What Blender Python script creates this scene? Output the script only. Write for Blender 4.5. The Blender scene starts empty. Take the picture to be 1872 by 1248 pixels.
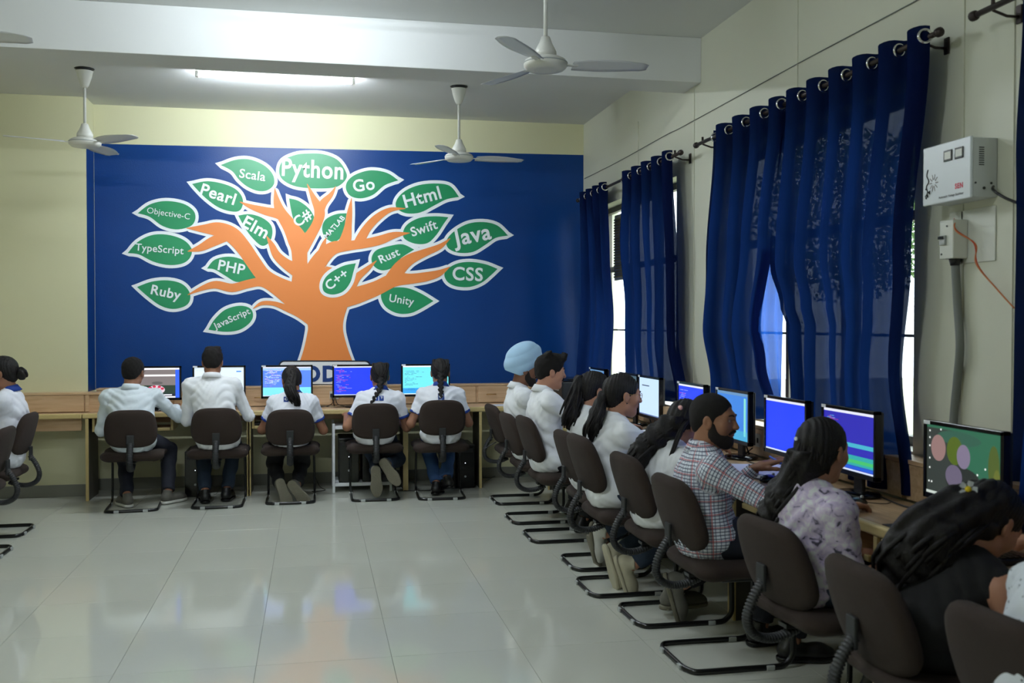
import bpy, bmesh, math, random
import numpy as np
from mathutils import Vector, Matrix, Euler
from mathutils.bvhtree import BVHTree
random.seed(7); rng = np.random.default_rng(7)
S = bpy.context.scene; COL = S.collection; PI = math.pi

# ------------------------------------------------------------------ camera, sky, exposure
F_PX = 1800.0
YAW = math.atan(363/1800); PITCH = math.atan(32.5/1800); EYE = 1.52
fwd = Vector((math.sin(YAW)*math.cos(PITCH), math.cos(YAW)*math.cos(PITCH), -math.sin(PITCH)))
rgt = Vector((math.cos(YAW), -math.sin(YAW), 0)); upv = rgt.cross(fwd)
cd = bpy.data.cameras.new('camera'); cam = bpy.data.objects.new('camera', cd); COL.objects.link(cam)
cd.sensor_width = 36; cd.lens = F_PX/1872*36; cd.clip_start = .05; cd.clip_end = 200
cam.matrix_world = Matrix(((rgt.x, upv.x, -fwd.x, 0), (rgt.y, upv.y, -fwd.y, 0), (rgt.z, upv.z, -fwd.z, EYE), (0, 0, 0, 1)))
cd.dof.use_dof = True; cd.dof.focus_distance = 7.6; cd.dof.aperture_fstop = 4.0
S.camera = cam
S.view_settings.view_transform = 'Standard'; S.view_settings.look = 'None'
S.view_settings.gamma = 1; S.view_settings.use_curve_mapping = False
S.view_settings.exposure = 0.42
W = bpy.data.worlds.new('overcast_sky'); S.world = W; W.use_nodes = True
bg = W.node_tree.nodes['Background']; bg.inputs[0].default_value = (.86, .93, 1.0, 1); bg.inputs[1].default_value = 5.0
TUBE = 275.0

def at_wall(x, y, Y):      # photograph pixel -> point of the wall plane at depth Y
    r = fwd*F_PX + rgt*(x-936) - upv*(y-624)
    return Vector((0, 0, EYE)) + r*(Y/r.y)

# ------------------------------------------------------------------ materials
def lin(c):
    return tuple((v/12.92 if v <= .04045 else ((v+.055)/1.055)**2.4) for v in c)
def hexc(r, g, b): return lin((r/255, g/255, b/255))
_m = {}
def mat(name, rgb, rough=.6, metal=0, bump=0, bscale=40, var=0, vscale=6, spec=.5, emit=None, es=1, stretch=None, coat=0, sheen=0):
    if name in _m: return _m[name]
    m = bpy.data.materials.new(name); m.use_nodes = True; nt = m.node_tree; N = nt.nodes; L = nt.links
    b = N['Principled BSDF']; c = hexc(*rgb)
    b.inputs['Base Color'].default_value = (*c, 1); b.inputs['Roughness'].default_value = rough
    b.inputs['Metallic'].default_value = metal; b.inputs['Specular IOR Level'].default_value = spec
    if coat: b.inputs['Coat Weight'].default_value = coat; b.inputs['Coat Roughness'].default_value = .12
    if sheen: b.inputs['Sheen Weight'].default_value = sheen
    if emit: b.inputs['Emission Color'].default_value = (*hexc(*emit), 1); b.inputs['Emission Strength'].default_value = es
    if bump or var:
        tc = N.new('ShaderNodeTexCoord'); mp = N.new('ShaderNodeMapping'); L.new(tc.outputs['Object'], mp.inputs[0])
        if stretch: mp.inputs['Scale'].default_value = stretch
    if var:
        n = N.new('ShaderNodeTexNoise'); n.inputs['Scale'].default_value = vscale; n.inputs['Detail'].default_value = 5
        L.new(mp.outputs[0], n.inputs['Vector'])
        mx = N.new('ShaderNodeMix'); mx.data_type = 'RGBA'
        mx.inputs['A'].default_value = (*[v*(1-var) for v in c], 1); mx.inputs['B'].default_value = (*[min(1, v*(1+var)) for v in c], 1)
        L.new(n.outputs[0], mx.inputs['Factor']); L.new(mx.outputs['Result'], b.inputs['Base Color'])
    if bump:
        n2 = N.new('ShaderNodeTexNoise'); n2.inputs['Scale'].default_value = bscale; n2.inputs['Detail'].default_value = 4
        L.new(mp.outputs[0], n2.inputs['Vector'])
        bp = N.new('ShaderNodeBump'); bp.inputs['Strength'].default_value = bump; bp.inputs['Distance'].default_value = .01
        L.new(n2.outputs[0], bp.inputs['Height']); L.new(bp.outputs[0], b.inputs['Normal'])
    _m[name] = m; return m
def wood(name, a, bcol, scale, rough=.35, axis='X'):
    m = bpy.data.materials.new(name); m.use_nodes = True; nt = m.node_tree; N = nt.nodes; L = nt.links
    b = N['Principled BSDF']; b.inputs['Roughness'].default_value = rough
    tc = N.new('ShaderNodeTexCoord'); mp = N.new('ShaderNodeMapping'); L.new(tc.outputs['Object'], mp.inputs[0])
    mp.inputs['Scale'].default_value = scale
    n = N.new('ShaderNodeTexNoise'); n.inputs['Scale'].default_value = 3; n.inputs['Detail'].default_value = 8; n.inputs['Distortion'].default_value = .6
    L.new(mp.outputs[0], n.inputs['Vector'])
    r = N.new('ShaderNodeValToRGB'); r.color_ramp.elements[0].color = (*hexc(*a), 1); r.color_ramp.elements[1].color = (*hexc(*bcol), 1)
    r.color_ramp.elements[0].position = .35; r.color_ramp.elements[1].position = .65
    L.new(n.outputs[0], r.inputs[0]); L.new(r.outputs[0], b.inputs['Base Color'])
    return m
M_wall = mat('cream_wall_paint', (216, 214, 176), .55, bump=.05, bscale=25, var=.03, vscale=1.2)
M_wall_lit = mat('lit_cream_wall_paint', (213, 214, 196), .55, bump=.05, bscale=25, var=.03, vscale=1.2)  # same cream paint as the other walls, its lit tone put into the colour
M_white = mat('white_ceiling_paint', (214, 216, 214), .7, var=.02, vscale=1)
M_tile = mat('vitrified_floor_tile', (204, 206, 194), .08, var=.04, vscale=1.5, spec=.32)
M_grout = mat('dark_grout', (126, 126, 116), .8)
M_skirt = mat('grey_skirting_tile', (128, 128, 118), .3, var=.05)
M_blue = mat('mural_blue_paint', (6, 58, 124), .34, spec=.3, bump=.12, bscale=90, var=.12, vscale=.9)
M_org = mat('mural_orange_paint', (232, 136, 66), .42)
M_grn = mat('mural_green_paint', (24, 140, 88), .38)
M_wht = mat('mural_white_paint', (236, 240, 242), .42)
M_navyp = mat('mural_navy_paint', (18, 60, 128), .4)
M_woodx = wood('pale_maple_laminate_x', (196, 160, 122), (214, 182, 144), (1, 12, 12))
M_woody = wood('pale_maple_laminate_y', (180, 148, 112), (202, 172, 136), (12, 1, 12))
M_edge = mat('rounded_yellow_edging', (206, 184, 126), .35, var=.05)
M_panel = mat('dark_side_panel', (74, 70, 62), .5)
M_black = mat('black_plastic', (22, 22, 24), .4, bump=.03, bscale=400)
M_blackg = mat('glossy_black_plastic', (14, 14, 16), .18)
M_metal = mat('black_enamelled_tube', (20, 21, 22), .3)
M_fab = mat("brown_upholstery", (45, 33, 27), .95, bump=.35, bscale=500, var=.12, vscale=60)
M_rub = mat('black_rubber', (30, 32, 34), .55)
M_clip = mat('grey_plastic_glide', (176, 180, 178), .5)
M_steel = mat('brushed_steel', (190, 188, 184), .25, metal=1)
M_chrome = mat('polished_chrome', (225, 225, 228), .15, metal=1)
M_fanw = mat('white_enamel', (226, 226, 218), .3)
M_fanb = mat('grey_white_blade', (226, 228, 230), .35)
M_off = mat('offwhite_plastic', (214, 216, 206), .45)
M_ledw = mat('white_marker', (235, 238, 240), .5)
M_paper = mat('white_paper', (224, 226, 240), .7)
M_pvc = mat('grey_pvc_conduit', (112, 116, 112), .5)
M_brass = mat('brass_handle', (190, 150, 90), .3, metal=1)
M_skin = mat('brown_skin', (150, 104, 78), .55, bump=.04, bscale=200, var=.06, vscale=25)
M_skin2 = mat('light_brown_skin', (182, 130, 104), .55, bump=.04, bscale=200, var=.06, vscale=25)
M_skin3 = mat('deep_brown_skin', (122, 80, 58), .5, bump=.04, bscale=200, var=.06, vscale=25)
M_lip = mat('lip_skin', (140, 82, 70), .45)
M_hair = mat('black_hair', (20, 16, 16), .5, bump=.5, bscale=60, stretch=(6, 6, .7), spec=.3)
M_hairs = mat('short_black_hair', (22, 18, 17), .8, bump=.6, bscale=480, spec=.3)
M_beard = mat('dark_beard', (34, 26, 22), .9, bump=.6, bscale=300)
M_shirtw = mat('white_cotton_shirt', (238, 240, 243), .8, bump=.5, bscale=9, stretch=(1, 1, .6))
M_shirtb = mat('pale_blue_cotton_shirt', (222, 232, 238), .8, bump=.5, bscale=9, stretch=(1, 1, .6))
M_polo = mat('white_polo_knit', (238, 240, 248), .85, bump=.2, bscale=10)
M_poloblue = mat('royal_blue_trim', (22, 62, 150), .7)
M_navy = mat('navy_trousers', (24, 28, 42), .85, bump=.3, bscale=12)
M_blackc = mat('black_trousers', (17, 18, 21), .85, bump=.3, bscale=12)
M_jean = mat('blue_denim', (46, 78, 124), .85, bump=.3, bscale=14, var=.2, vscale=8)
M_jeand = mat('dark_denim', (38, 52, 72), .85, bump=.3, bscale=14, var=.2, vscale=8)
M_blacktop = mat('black_knit_top', (17, 16, 18), .85, bump=.4, bscale=9)
M_turb = mat('pale_blue_turban_cloth', (172, 208, 236), .8, bump=.1, bscale=40)
M_sole = mat('olive_rubber_sole', (112, 108, 92), .8, bump=.4, bscale=80)
M_shoeg = mat('grey_canvas', (98, 96, 88), .8)
M_shoew = mat('white_leather', (206, 206, 198), .5)
M_shoec = mat('cream_leather', (190, 184, 160), .6)
M_shoek = mat('black_leather', (24, 24, 25), .4)
M_eye = mat('eye_white', (176, 166, 156), .4); M_iris = mat('dark_iris', (28, 18, 12), .15)
M_gold = mat('gold_wire', (200, 160, 110), .25, metal=1)
M_red = mat('red_thread', (200, 50, 36), .8)
M_orgw = mat('orange_wire', (206, 120, 70), .6)
M_pink = mat('pink_hair_clip', (226, 170, 164), .4)
M_yel = mat('yellow_flower_heart', (226, 196, 20), .6)
M_bluepen = mat('blue_pen_plastic', (24, 90, 220), .3)
def curtain_mat(nm, tr, tp):
    m = bpy.data.materials.new(nm); m.use_nodes = True; nt = m.node_tree; N = nt.nodes; L = nt.links
    N.remove(N['Principled BSDF']); out = N['Material Output']
    d = N.new('ShaderNodeBsdfDiffuse'); d.inputs[0].default_value = (*hexc(13, 22, 58), 1); d.inputs[1].default_value = .5
    t = N.new('ShaderNodeBsdfTranslucent'); t.inputs[0].default_value = (*hexc(44, 100, 205), 1)
    x = N.new('ShaderNodeBsdfTransparent'); x.inputs[0].default_value = (.75, .85, 1, 1)
    a = N.new('ShaderNodeMixShader'); a.inputs[0].default_value = tr; L.new(d.outputs[0], a.inputs[1]); L.new(t.outputs[0], a.inputs[2])
    b = N.new('ShaderNodeMixShader'); b.inputs[0].default_value = tp; L.new(a.outputs[0], b.inputs[1]); L.new(x.outputs[0], b.inputs[2])
    tc = N.new('ShaderNodeTexCoord'); mp = N.new('ShaderNodeMapping'); mp.inputs['Scale'].default_value = (1, 1, .12); L.new(tc.outputs['Object'], mp.inputs[0])
    n = N.new('ShaderNodeTexNoise'); n.inputs['Scale'].default_value = 26; L.new(mp.outputs[0], n.inputs['Vector'])
    bp = N.new('ShaderNodeBump'); bp.inputs['Strength'].default_value = .3; bp.inputs['Distance'].default_value = .01
    L.new(n.outputs[0], bp.inputs['Height']); L.new(bp.outputs[0], d.inputs['Normal'])
    L.new(b.outputs[0], out.inputs[0]); return m
M_cur = curtain_mat('navy_curtain_cloth', .06, .008); M_cur_lit = curtain_mat('sunlit_single_curtain_layer', .62, .03)  # second one: same navy cloth, daylight on the flap put in by extra translucency
def glass_mat():
    m = bpy.data.materials.new('window_glass'); m.use_nodes = True; nt = m.node_tree; N = nt.nodes; L = nt.links
    N.remove(N['Principled BSDF']); out = N['Material Output']
    x = N.new('ShaderNodeBsdfTransparent'); x.inputs[0].default_value = (.93, .96, .95, 1)
    g = N.new('ShaderNodeBsdfGlossy'); g.inputs[1].default_value = .02
    mx = N.new('ShaderNodeMixShader'); mx.inputs[0].default_value = .04; L.new(x.outputs[0], mx.inputs[1]); L.new(g.outputs[0], mx.inputs[2])
    L.new(mx.outputs[0], out.inputs[0]); return m
M_glass = glass_mat()
def glow(name, rgb, s):
    if name in _m: return _m[name]
    m = bpy.data.materials.new(name); m.use_nodes = True; N = m.node_tree.nodes
    b = N['Principled BSDF']; b.inputs['Base Color'].default_value = (.02, .02, .02, 1); b.inputs['Roughness'].default_value = .3
    b.inputs['Emission Color'].default_value = (*hexc(*rgb), 1); b.inputs['Emission Strength'].default_value = s
    _m[name] = m; return m
def check_mat():
    m = bpy.data.materials.new('checked_shirt_cloth'); m.use_nodes = True; nt = m.node_tree; N = nt.nodes; L = nt.links
    b = N['Principled BSDF']; b.inputs['Roughness'].default_value = .85
    at = N.new('ShaderNodeAttribute'); at.attribute_name = 'weave'; sp = N.new('ShaderNodeSeparateXYZ'); L.new(at.outputs['Vector'], sp.inputs[0])
    def math_(op, a, bv, c=None):
        n = N.new('ShaderNodeMath'); n.operation = op
        for i, v in enumerate((a, bv, c)):
            if v is None: continue
            if isinstance(v, (int, float)): n.inputs[i].default_value = v
            else: L.new(v, n.inputs[i])
        return n.outputs[0]
    def stripe(co, period, width, off=0):
        f = math_('FRACT', math_('ADD', math_('DIVIDE', co, period), off), 0)
        return math_('LESS_THAN', f, width)
    col = None
    def over(base, fac, rgb, a):
        mx = N.new('ShaderNodeMix'); mx.data_type = 'RGBA'; L.new(math_('MULTIPLY', fac, a), mx.inputs['Factor'])
        if isinstance(base, tuple): mx.inputs['A'].default_value = (*base, 1)
        else: L.new(base, mx.inputs['A'])
        mx.inputs['B'].default_value = (*hexc(*rgb), 1); return mx.outputs['Result']
    base = hexc(226, 232, 240)
    c = over(base, stripe(sp.outputs[0], .0145, .26), (44, 64, 112), .62)
    c = over(c, stripe(sp.outputs[1], .0145, .32), (28, 42, 80), .8)
    c = over(c, stripe(sp.outputs[0], .058, .075, .17), (190, 70, 76), .7)
    c = over(c, stripe(sp.outputs[1], .058, .09, .16), (190, 70, 76), .7)
    L.new(c, b.inputs['Base Color'])
    return m
M_check = check_mat()
def floral_mat():
    m = bpy.data.materials.new('floral_blouse_cloth'); m.use_nodes = True; nt = m.node_tree; N = nt.nodes; L = nt.links
    b = N['Principled BSDF']; b.inputs['Roughness'].default_value = .8
    tc = N.new('ShaderNodeTexCoord')
    n = N.new('ShaderNodeTexNoise'); n.inputs['Scale'].default_value = 30; n.inputs['Detail'].default_value = 4; n.inputs['Distortion'].default_value = .8; L.new(tc.outputs['Object'], n.inputs['Vector'])
    r = N.new('ShaderNodeValToRGB'); e = r.color_ramp.elements; e[0].position = .34; e[0].color = (*hexc(70, 68, 84), 1); e[1].position = .41; e[1].color = (*hexc(186, 172, 204), 1)
    x = e.new(.52); x.color = (*hexc(206, 192, 214), 1); y = e.new(.62); y.color = (*hexc(218, 220, 222), 1)
    L.new(n.outputs[0], r.inputs[0]); L.new(r.outputs[0], b.inputs['Base Color']); return m
M_flor = floral_mat()
def dotted_mat():
    m = bpy.data.materials.new('white_dotted_cloth'); m.use_nodes = True; nt = m.node_tree; N = nt.nodes; L = nt.links
    b = N['Principled BSDF']; b.inputs['Roughness'].default_value = .8
    tc = N.new('ShaderNodeTexCoord'); v = N.new('ShaderNodeTexVoronoi'); v.inputs['Scale'].default_value = 45; L.new(tc.outputs['Object'], v.inputs['Vector'])
    r = N.new('ShaderNodeValToRGB'); e = r.color_ramp.elements; e[0].position = .12; e[0].color = (*hexc(60, 66, 80), 1); e[1].position = .2; e[1].color = (*hexc(214, 220, 226), 1)
    L.new(v.outputs['Distance'], r.inputs[0]); L.new(r.outputs[0], b.inputs['Base Color']); return m
M_dot = dotted_mat()

# ------------------------------------------------------------------ object helpers
def tag(o, label=None, cat=None, group=None, kind=None):
    if label: o['label'] = label
    if cat: o['category'] = cat
    if group: o['group'] = group
    if kind: o['kind'] = kind
    return o
def empty(name, loc=(0, 0, 0), rz=0, label=None, cat=None, group=None, kind=None):
    o = bpy.data.objects.new(name, None); o.empty_display_size = .1; COL.objects.link(o)
    o.location = loc; o.rotation_euler = (0, 0, rz); return tag(o, label, cat, group, kind)
def link(name, me, parent=None, m=None, loc=None, rot=None):
    if m is not None:
        me.materials.clear()
        for x in (m if isinstance(m, (list, tuple)) else [m]): me.materials.append(x)
    o = bpy.data.objects.new(name, me); COL.objects.link(o)
    if parent is not None: o.parent = parent
    if loc is not None: o.location = loc
    if rot is not None: o.rotation_euler = rot
    return o
def bm_mesh(bm, name, smooth=False):
    me = bpy.data.meshes.new(name); bm.to_mesh(me); bm.free()
    if smooth: me.polygons.foreach_set('use_smooth', [True]*len(me.polygons))
    return me
def copy_tree(o, parent=None):
    c = o.copy(); COL.objects.link(c)
    if parent is not None: c.parent = parent
    for ch in o.children: copy_tree(ch, c)
    return c
def add_box(bm, c, s, bev=0, mi=0, rot=None):
    r = bmesh.ops.create_cube(bm, size=1); vs = r['verts']
    for v in vs: v.co = Vector((v.co.x*s[0], v.co.y*s[1], v.co.z*s[2]))
    if rot is not None: bmesh.ops.rotate(bm, cent=(0, 0, 0), matrix=rot, verts=vs)
    bmesh.ops.translate(bm, vec=c, verts=vs)
    if bev:
        es = list({e for v in vs for e in v.link_edges}); fs0 = set(bm.faces)
        bmesh.ops.bevel(bm, geom=es, offset=bev, segments=2, affect='EDGES', profile=.5)
    return vs
def box(name, lo, hi, m, parent=None, bev=0):
    bm = bmesh.new(); lo = Vector(lo); hi = Vector(hi)
    add_box(bm, (lo+hi)/2, hi-lo, bev); return link(name, bm_mesh(bm, name), parent, m)
def frames(pts):
    P = [Vector(p) for p in pts]; n = len(P); T = []
    for i in range(n):
        a = P[max(0, i-1)]; b = P[min(n-1, i+1)]; T.append((b-a).normalized())
    ref = Vector((0, 0, 1)) if abs(T[0].z) < .9 else Vector((1, 0, 0)); U = []
    u = (ref - T[0]*ref.dot(T[0])).normalized()
    for i in range(n):
        u = (u - T[i]*u.dot(T[i])).normalized(); U.append(u)
    return P, T, U
def add_tube(bm, pts, r, seg=8, flat=None, caps=True, mi=0):
    """r: radius or list; flat: (scale_u, scale_v) of the section"""
    P, T, U = frames(pts); rings = []
    for i, (p, t, u) in enumerate(zip(P, T, U)):
        v = t.cross(u); rr = r[i] if isinstance(r, (list, tuple)) else r
        fu, fv = flat if flat else (1, 1)
        rings.append([bm.verts.new(p + u*(rr*fu*math.cos(2*PI*k/seg)) + v*(rr*fv*math.sin(2*PI*k/seg))) for k in range(seg)])
    for a, b in zip(rings[:-1], rings[1:]):
        for k in range(seg):
            f = bm.faces.new((a[k], a[(k+1) % seg], b[(k+1) % seg], b[k])); f.smooth = True; f.material_index = mi
    if caps:
        for ring, rev in ((rings[0], True), (rings[-1], False)):
            try: f = bm.faces.new(ring[::-1] if rev else ring); f.material_index = mi
            except ValueError: pass
def tube(name, pts, r, m, parent=None, seg=8, flat=None):
    bm = bmesh.new(); add_tube(bm, pts, r, seg, flat); bmesh.ops.recalc_face_normals(bm, faces=bm.faces)
    return link(name, bm_mesh(bm, name), parent, m)
def spline(pts, n=6, closed=False):
    P = [Vector(p) for p in pts]; out = []; N = len(P)
    rngs = range(N) if closed else range(N-1)
    for i in rngs:
        if closed: a, b, c, d = P[(i-1) % N], P[i], P[(i+1) % N], P[(i+2) % N]
        else: a, b, c, d = P[max(i-1, 0)], P[i], P[i+1], P[min(i+2, N-1)]
        for k in range(n):
            t = k/n; out.append(.5*((2*b)+(c-a)*t+(2*a-5*b+4*c-d)*t*t+(3*b-a-3*c+d)*t**3))
    if not closed: out.append(P[-1])
    return out
def lathe(name, prof, m, parent=None, seg=24, loc=None):
    bm = bmesh.new(); rings = []
    for r, z in prof:
        rings.append([bm.verts.new((r*math.cos(2*PI*k/seg), r*math.sin(2*PI*k/seg), z)) for k in range(seg)])
    for a, b in zip(rings[:-1], rings[1:]):
        for k in range(seg):
            f = bm.faces.new((a[k], a[(k+1) % seg], b[(k+1) % seg], b[k])); f.smooth = True
    bm.faces.new(rings[0][::-1]); bm.faces.new(rings[-1])
    bmesh.ops.recalc_face_normals(bm, faces=bm.faces)
    return link(name, bm_mesh(bm, name), parent, m, loc)
def text_mesh(s, bold=0.0, width=None, height=None):
    cu = bpy.data.curves.new('t', 'FONT'); cu.body = s; cu.align_x = 'CENTER'; cu.offset = bold; cu.space_character = 1+bold*3.5; cu.resolution_u = 4
    o = bpy.data.objects.new('t', cu); COL.objects.link(o)
    dg = bpy.context.evaluated_depsgraph_get(); me = bpy.data.meshes.new_from_object(o.evaluated_get(dg))
    bpy.data.objects.remove(o)
    n = len(me.vertices); co = np.empty(n*3, 'f'); me.vertices.foreach_get('co', co); co = co.reshape(-1, 3)
    lo, hi = co.min(0), co.max(0); c = (lo+hi)/2; sz = hi-lo
    co[:, 0] -= c[0]; co[:, 1] -= c[1]
    sx = width/sz[0] if width else height/sz[1]; sy = height/sz[1] if height else sx
    co[:, 0] *= sx; co[:, 1] *= sy
    me.vertices.foreach_set('co', co.ravel()); me.update(); return me

# ------------------------------------------------------------------ distance-field modeller (one continuous skin per body)
class Field:
    def __init__(s, lo, hi, h):
        s.h = h; s.lo = np.array(lo, 'f'); n = np.ceil((np.array(hi)-s.lo)/h).astype(int)+1
        s.ax = [(s.lo[i]+h*np.arange(n[i])).astype('f') for i in range(3)]; s.V = np.full(n, .3, 'f')
    def sub(s, lo, hi):
        sl = []
        for i in range(3):
            a = int(np.clip(np.floor((lo[i]-s.lo[i])/s.h), 0, len(s.ax[i]))); b = int(np.clip(np.ceil((hi[i]-s.lo[i])/s.h)+1, 0, len(s.ax[i])))
            sl.append(slice(a, b))
        X = s.ax[0][sl[0]][:, None, None]; Y = s.ax[1][sl[1]][None, :, None]; Z = s.ax[2][sl[2]][None, None, :]
        return tuple(sl), X, Y, Z
    def comb(s, sl, d, k, op):
        v = s.V[sl]
        if v.size == 0: return
        if op == '+':
            h = np.maximum(k-np.abs(v-d), 0)/k; s.V[sl] = np.minimum(v, d)-h*h*k*.25
        else:
            d = -d; h = np.maximum(k-np.abs(v-d), 0)/k; s.V[sl] = np.maximum(v, d)+h*h*k*.25
    def cone(s, a, b, ra, rb, k=.02, op='+', flat=None, cap=(0, 0)):
        a = np.array(a, 'f'); b = np.array(b, 'f'); R = max(ra, rb)+k+2.5*s.h
        if flat is not None: R *= max(1, flat[1])
        sl, X, Y, Z = s.sub(np.minimum(a, b)-R, np.maximum(a, b)+R)
        ba = b-a; L = max(float(np.sqrt(ba@ba)), 1e-6); px, py, pz = X-a[0], Y-a[1], Z-a[2]
        if flat is not None:
            n = np.array(flat[0], 'f'); n /= np.linalg.norm(n); dn = (px*n[0]+py*n[1]+pz*n[2])*(1/flat[1]-1)
            bn = float(ba@n)*(1/flat[1]-1)
            px = px+dn*n[0]; py = py+dn*n[1]; pz = pz+dn*n[2]; ba = ba+n*bn; L2 = float(ba@ba)
        else: L2 = L*L
        tt = (px*ba[0]+py*ba[1]+pz*ba[2])/max(L2, 1e-9); t = np.clip(tt, 0, 1)
        d = np.sqrt((px-ba[0]*t)**2+(py-ba[1]*t)**2+(pz-ba[2]*t)**2)-(ra+(rb-ra)*t)
        if cap[0]: d = np.maximum(d, -tt*L)
        if cap[1]: d = np.maximum(d, (tt-1)*L)
        s.comb(sl, d, k, op)
    def ell(s, c, r, k=.02, op='+', R=None):
        c = np.array(c, 'f'); r = np.array(r, 'f'); m = float(r.max())+k+2.5*s.h
        sl, X, Y, Z = s.sub(c-m, c+m); px, py, pz = X-c[0], Y-c[1], Z-c[2]
        if R is not None:
            A = np.array(R, 'f').T
            px, py, pz = (A[0, 0]*px+A[0, 1]*py+A[0, 2]*pz, A[1, 0]*px+A[1, 1]*py+A[1, 2]*pz, A[2, 0]*px+A[2, 1]*py+A[2, 2]*pz)
        qx, qy, qz = px/r[0], py/r[1], pz/r[2]; k0 = np.sqrt(qx*qx+qy*qy+qz*qz); k1 = np.sqrt((qx/r[0])**2+(qy/r[1])**2+(qz/r[2])**2)+1e-6
        s.comb(sl, k0*(k0-1)/k1, k, op)
    def plane(s, p, n, k=.005):        # keep the side the normal points away from
        n = np.array(n, 'f'); n /= np.linalg.norm(n); X = s.ax[0][:, None, None]; Y = s.ax[1][None, :, None]; Z = s.ax[2][None, None, :]
        d = (X-p[0])*n[0]+(Y-p[1])*n[1]+(Z-p[2])*n[2]; h = np.maximum(k-np.abs(s.V-d), 0)/k; s.V = np.maximum(s.V, d)+h*h*k*.25
    def warp(s, fn):
        X = s.ax[0][:, None, None]; Y = s.ax[1][None, :, None]; Z = s.ax[2][None, None, :]; s.V = s.V+fn(X, Y, Z).astype('f')
    def mesh(s):
        V = s.V; V[0] = V[-1] = .3; V[:, 0] = V[:, -1] = .3; V[:, :, 0] = V[:, :, -1] = .3
        n = V.shape; Sg = V < 0; ids = []; pos = []; quads = []
        def fl(i, j, k): return (i*n[1]+j)*n[2]+k
        for a in range(3):
            lo = [slice(None)]*3; hi = [slice(None)]*3; lo[a] = slice(0, -1); hi[a] = slice(1, None)
            A = Sg[tuple(lo)]; B = Sg[tuple(hi)]; I = np.argwhere(A != B)
            if len(I) == 0: continue
            J = I.copy(); J[:, a] += 1
            va = V[I[:, 0], I[:, 1], I[:, 2]]; vb = V[J[:, 0], J[:, 1], J[:, 2]]; t = va/(va-vb)
            p = I.astype('f'); p[:, a] += t
            b, c = (a+1) % 3, (a+2) % 3; q = []
            for db, dc in ((-1, -1), (0, -1), (0, 0), (-1, 0)):
                K = I.copy(); K[:, b] += db; K[:, c] += dc; f = fl(K[:, 0], K[:, 1], K[:, 2]); ids.append(f); pos.append(p); q.append(f)
            q = np.stack(q, 1); ins = A[I[:, 0], I[:, 1], I[:, 2]]; q[~ins] = q[~ins][:, ::-1]; quads.append(q)
        ids = np.concatenate(ids); pos = np.concatenate(pos); quads = np.concatenate(quads)
        u, inv = np.unique(ids, return_inverse=True); cnt = np.bincount(inv).astype('f')
        v = np.stack([np.bincount(inv, pos[:, i])/cnt for i in range(3)], 1)*s.h+s.lo
        return v.astype('f'), np.searchsorted(u, quads)
def np_mesh(name, v, q, mi=None, mats=()):
    me = bpy.data.meshes.new(name); me.vertices.add(len(v)); me.vertices.foreach_set('co', np.ascontiguousarray(v, 'f').ravel())
    me.loops.add(q.size); me.loops.foreach_set('vertex_index', np.ascontiguousarray(q, 'i').ravel())
    me.polygons.add(len(q)); me.polygons.foreach_set('loop_start', np.arange(0, q.size, 4, dtype='i'))
    me.polygons.foreach_set('use_smooth', np.ones(len(q), bool))
    for m in mats: me.materials.append(m)
    if mi is not None: me.polygons.foreach_set('material_index', mi.astype('i'))
    me.update(calc_edges=True); return me
def rotm(rx=0, ry=0, rz=0): return np.array(Euler((rx, ry, rz)).to_matrix(), 'f')
def xf(v, R, t, s=1): return (v*s)@np.array(R, 'f').T+np.array(t, 'f')

# ================================================================== THE ROOM
XR, XL, YB, YF, ZC = 2.657, -3.35, 9.55, -2.6, 3.51
# floor: 600 mm tiles on a screed
fl = box('floor', (XL-.3, YF-.3, -.12), (XR+.3, YB+.3, -.006), M_grout); tag(fl, kind='structure')
T = .6; tme = None; ox, oy = -.255, 5.09
for iy in range(-13, 8):
    for ix in range(-6, 6):
        cx = ox+T*(ix+.5); cy = oy+T*(iy+.5)
        x0, x1 = max(cx-T/2, XL), min(cx+T/2, XR); y0, y1 = max(cy-T/2, YF), min(cy+T/2, YB)
        if x1-x0 < .05 or y1-y0 < .05: continue
        full = (x1-x0) > T-.001 and (y1-y0) > T-.001
        if full and tme is not None:
            o = bpy.data.objects.new('tile', tme); COL.objects.link(o); o.parent = fl
        else:
            bm = bmesh.new(); add_box(bm, (0, 0, -.006), (x1-x0-.0016, y1-y0-.0016, .012), .0007)
            o = link('tile', bm_mesh(bm, 'tile'), fl, M_tile)
            if full: tme = o.data
        o.location = ((x0+x1)/2, (y0+y1)/2, 0)
tag(box('ceiling', (XL-.3, YF-.3, ZC), (XR+.3, YB+.3, ZC+.15), M_white), kind='structure')
tag(box('trim_1', (XL, 6.5, 3.2), (XR, 6.83, ZC), M_white, bev=.004), kind='structure')       # ceiling beam
tag(box('trim_3', (XL, -.2, 3.2), (XR, .13, ZC), M_white, bev=.004), kind='structure')        # the next beam behind the camera
tag(box('wall_back', (XL-.25, YB, 0), (XR+.25, YB+.2, ZC), M_wall), kind='structure')
tag(box('wall_left', (XL-.25, YF, 0), (XL, YB, ZC), M_wall), kind='structure')
tag(box('wall_front', (XL-.25, YF-.2, 0), (XR+.25, YF, ZC), M_wall), kind='structure')
tag(box('trim_2', (XL, 9.25, 0), (-1.952, YB, ZC), M_wall, bev=.003), kind='structure')       # column in the left corner
OPEN = [(6.97, 9.2), (4.0, 6.2), (1.0, 3.1)]; Z0, Z1 = .935, 2.62
bm = bmesh.new(); XO = XR+.25
def wb(y0, y1, z0, z1): add_box(bm, ((XR+XO)/2, (y0+y1)/2, (z0+z1)/2), (XO-XR, y1-y0, z1-z0))
wb(YF, YB, 0, Z0); wb(YF, YB, Z1, ZC); ys = [YF, 1.0, 3.1, 4.0, 6.2, 6.97, 9.2, YB]
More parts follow.
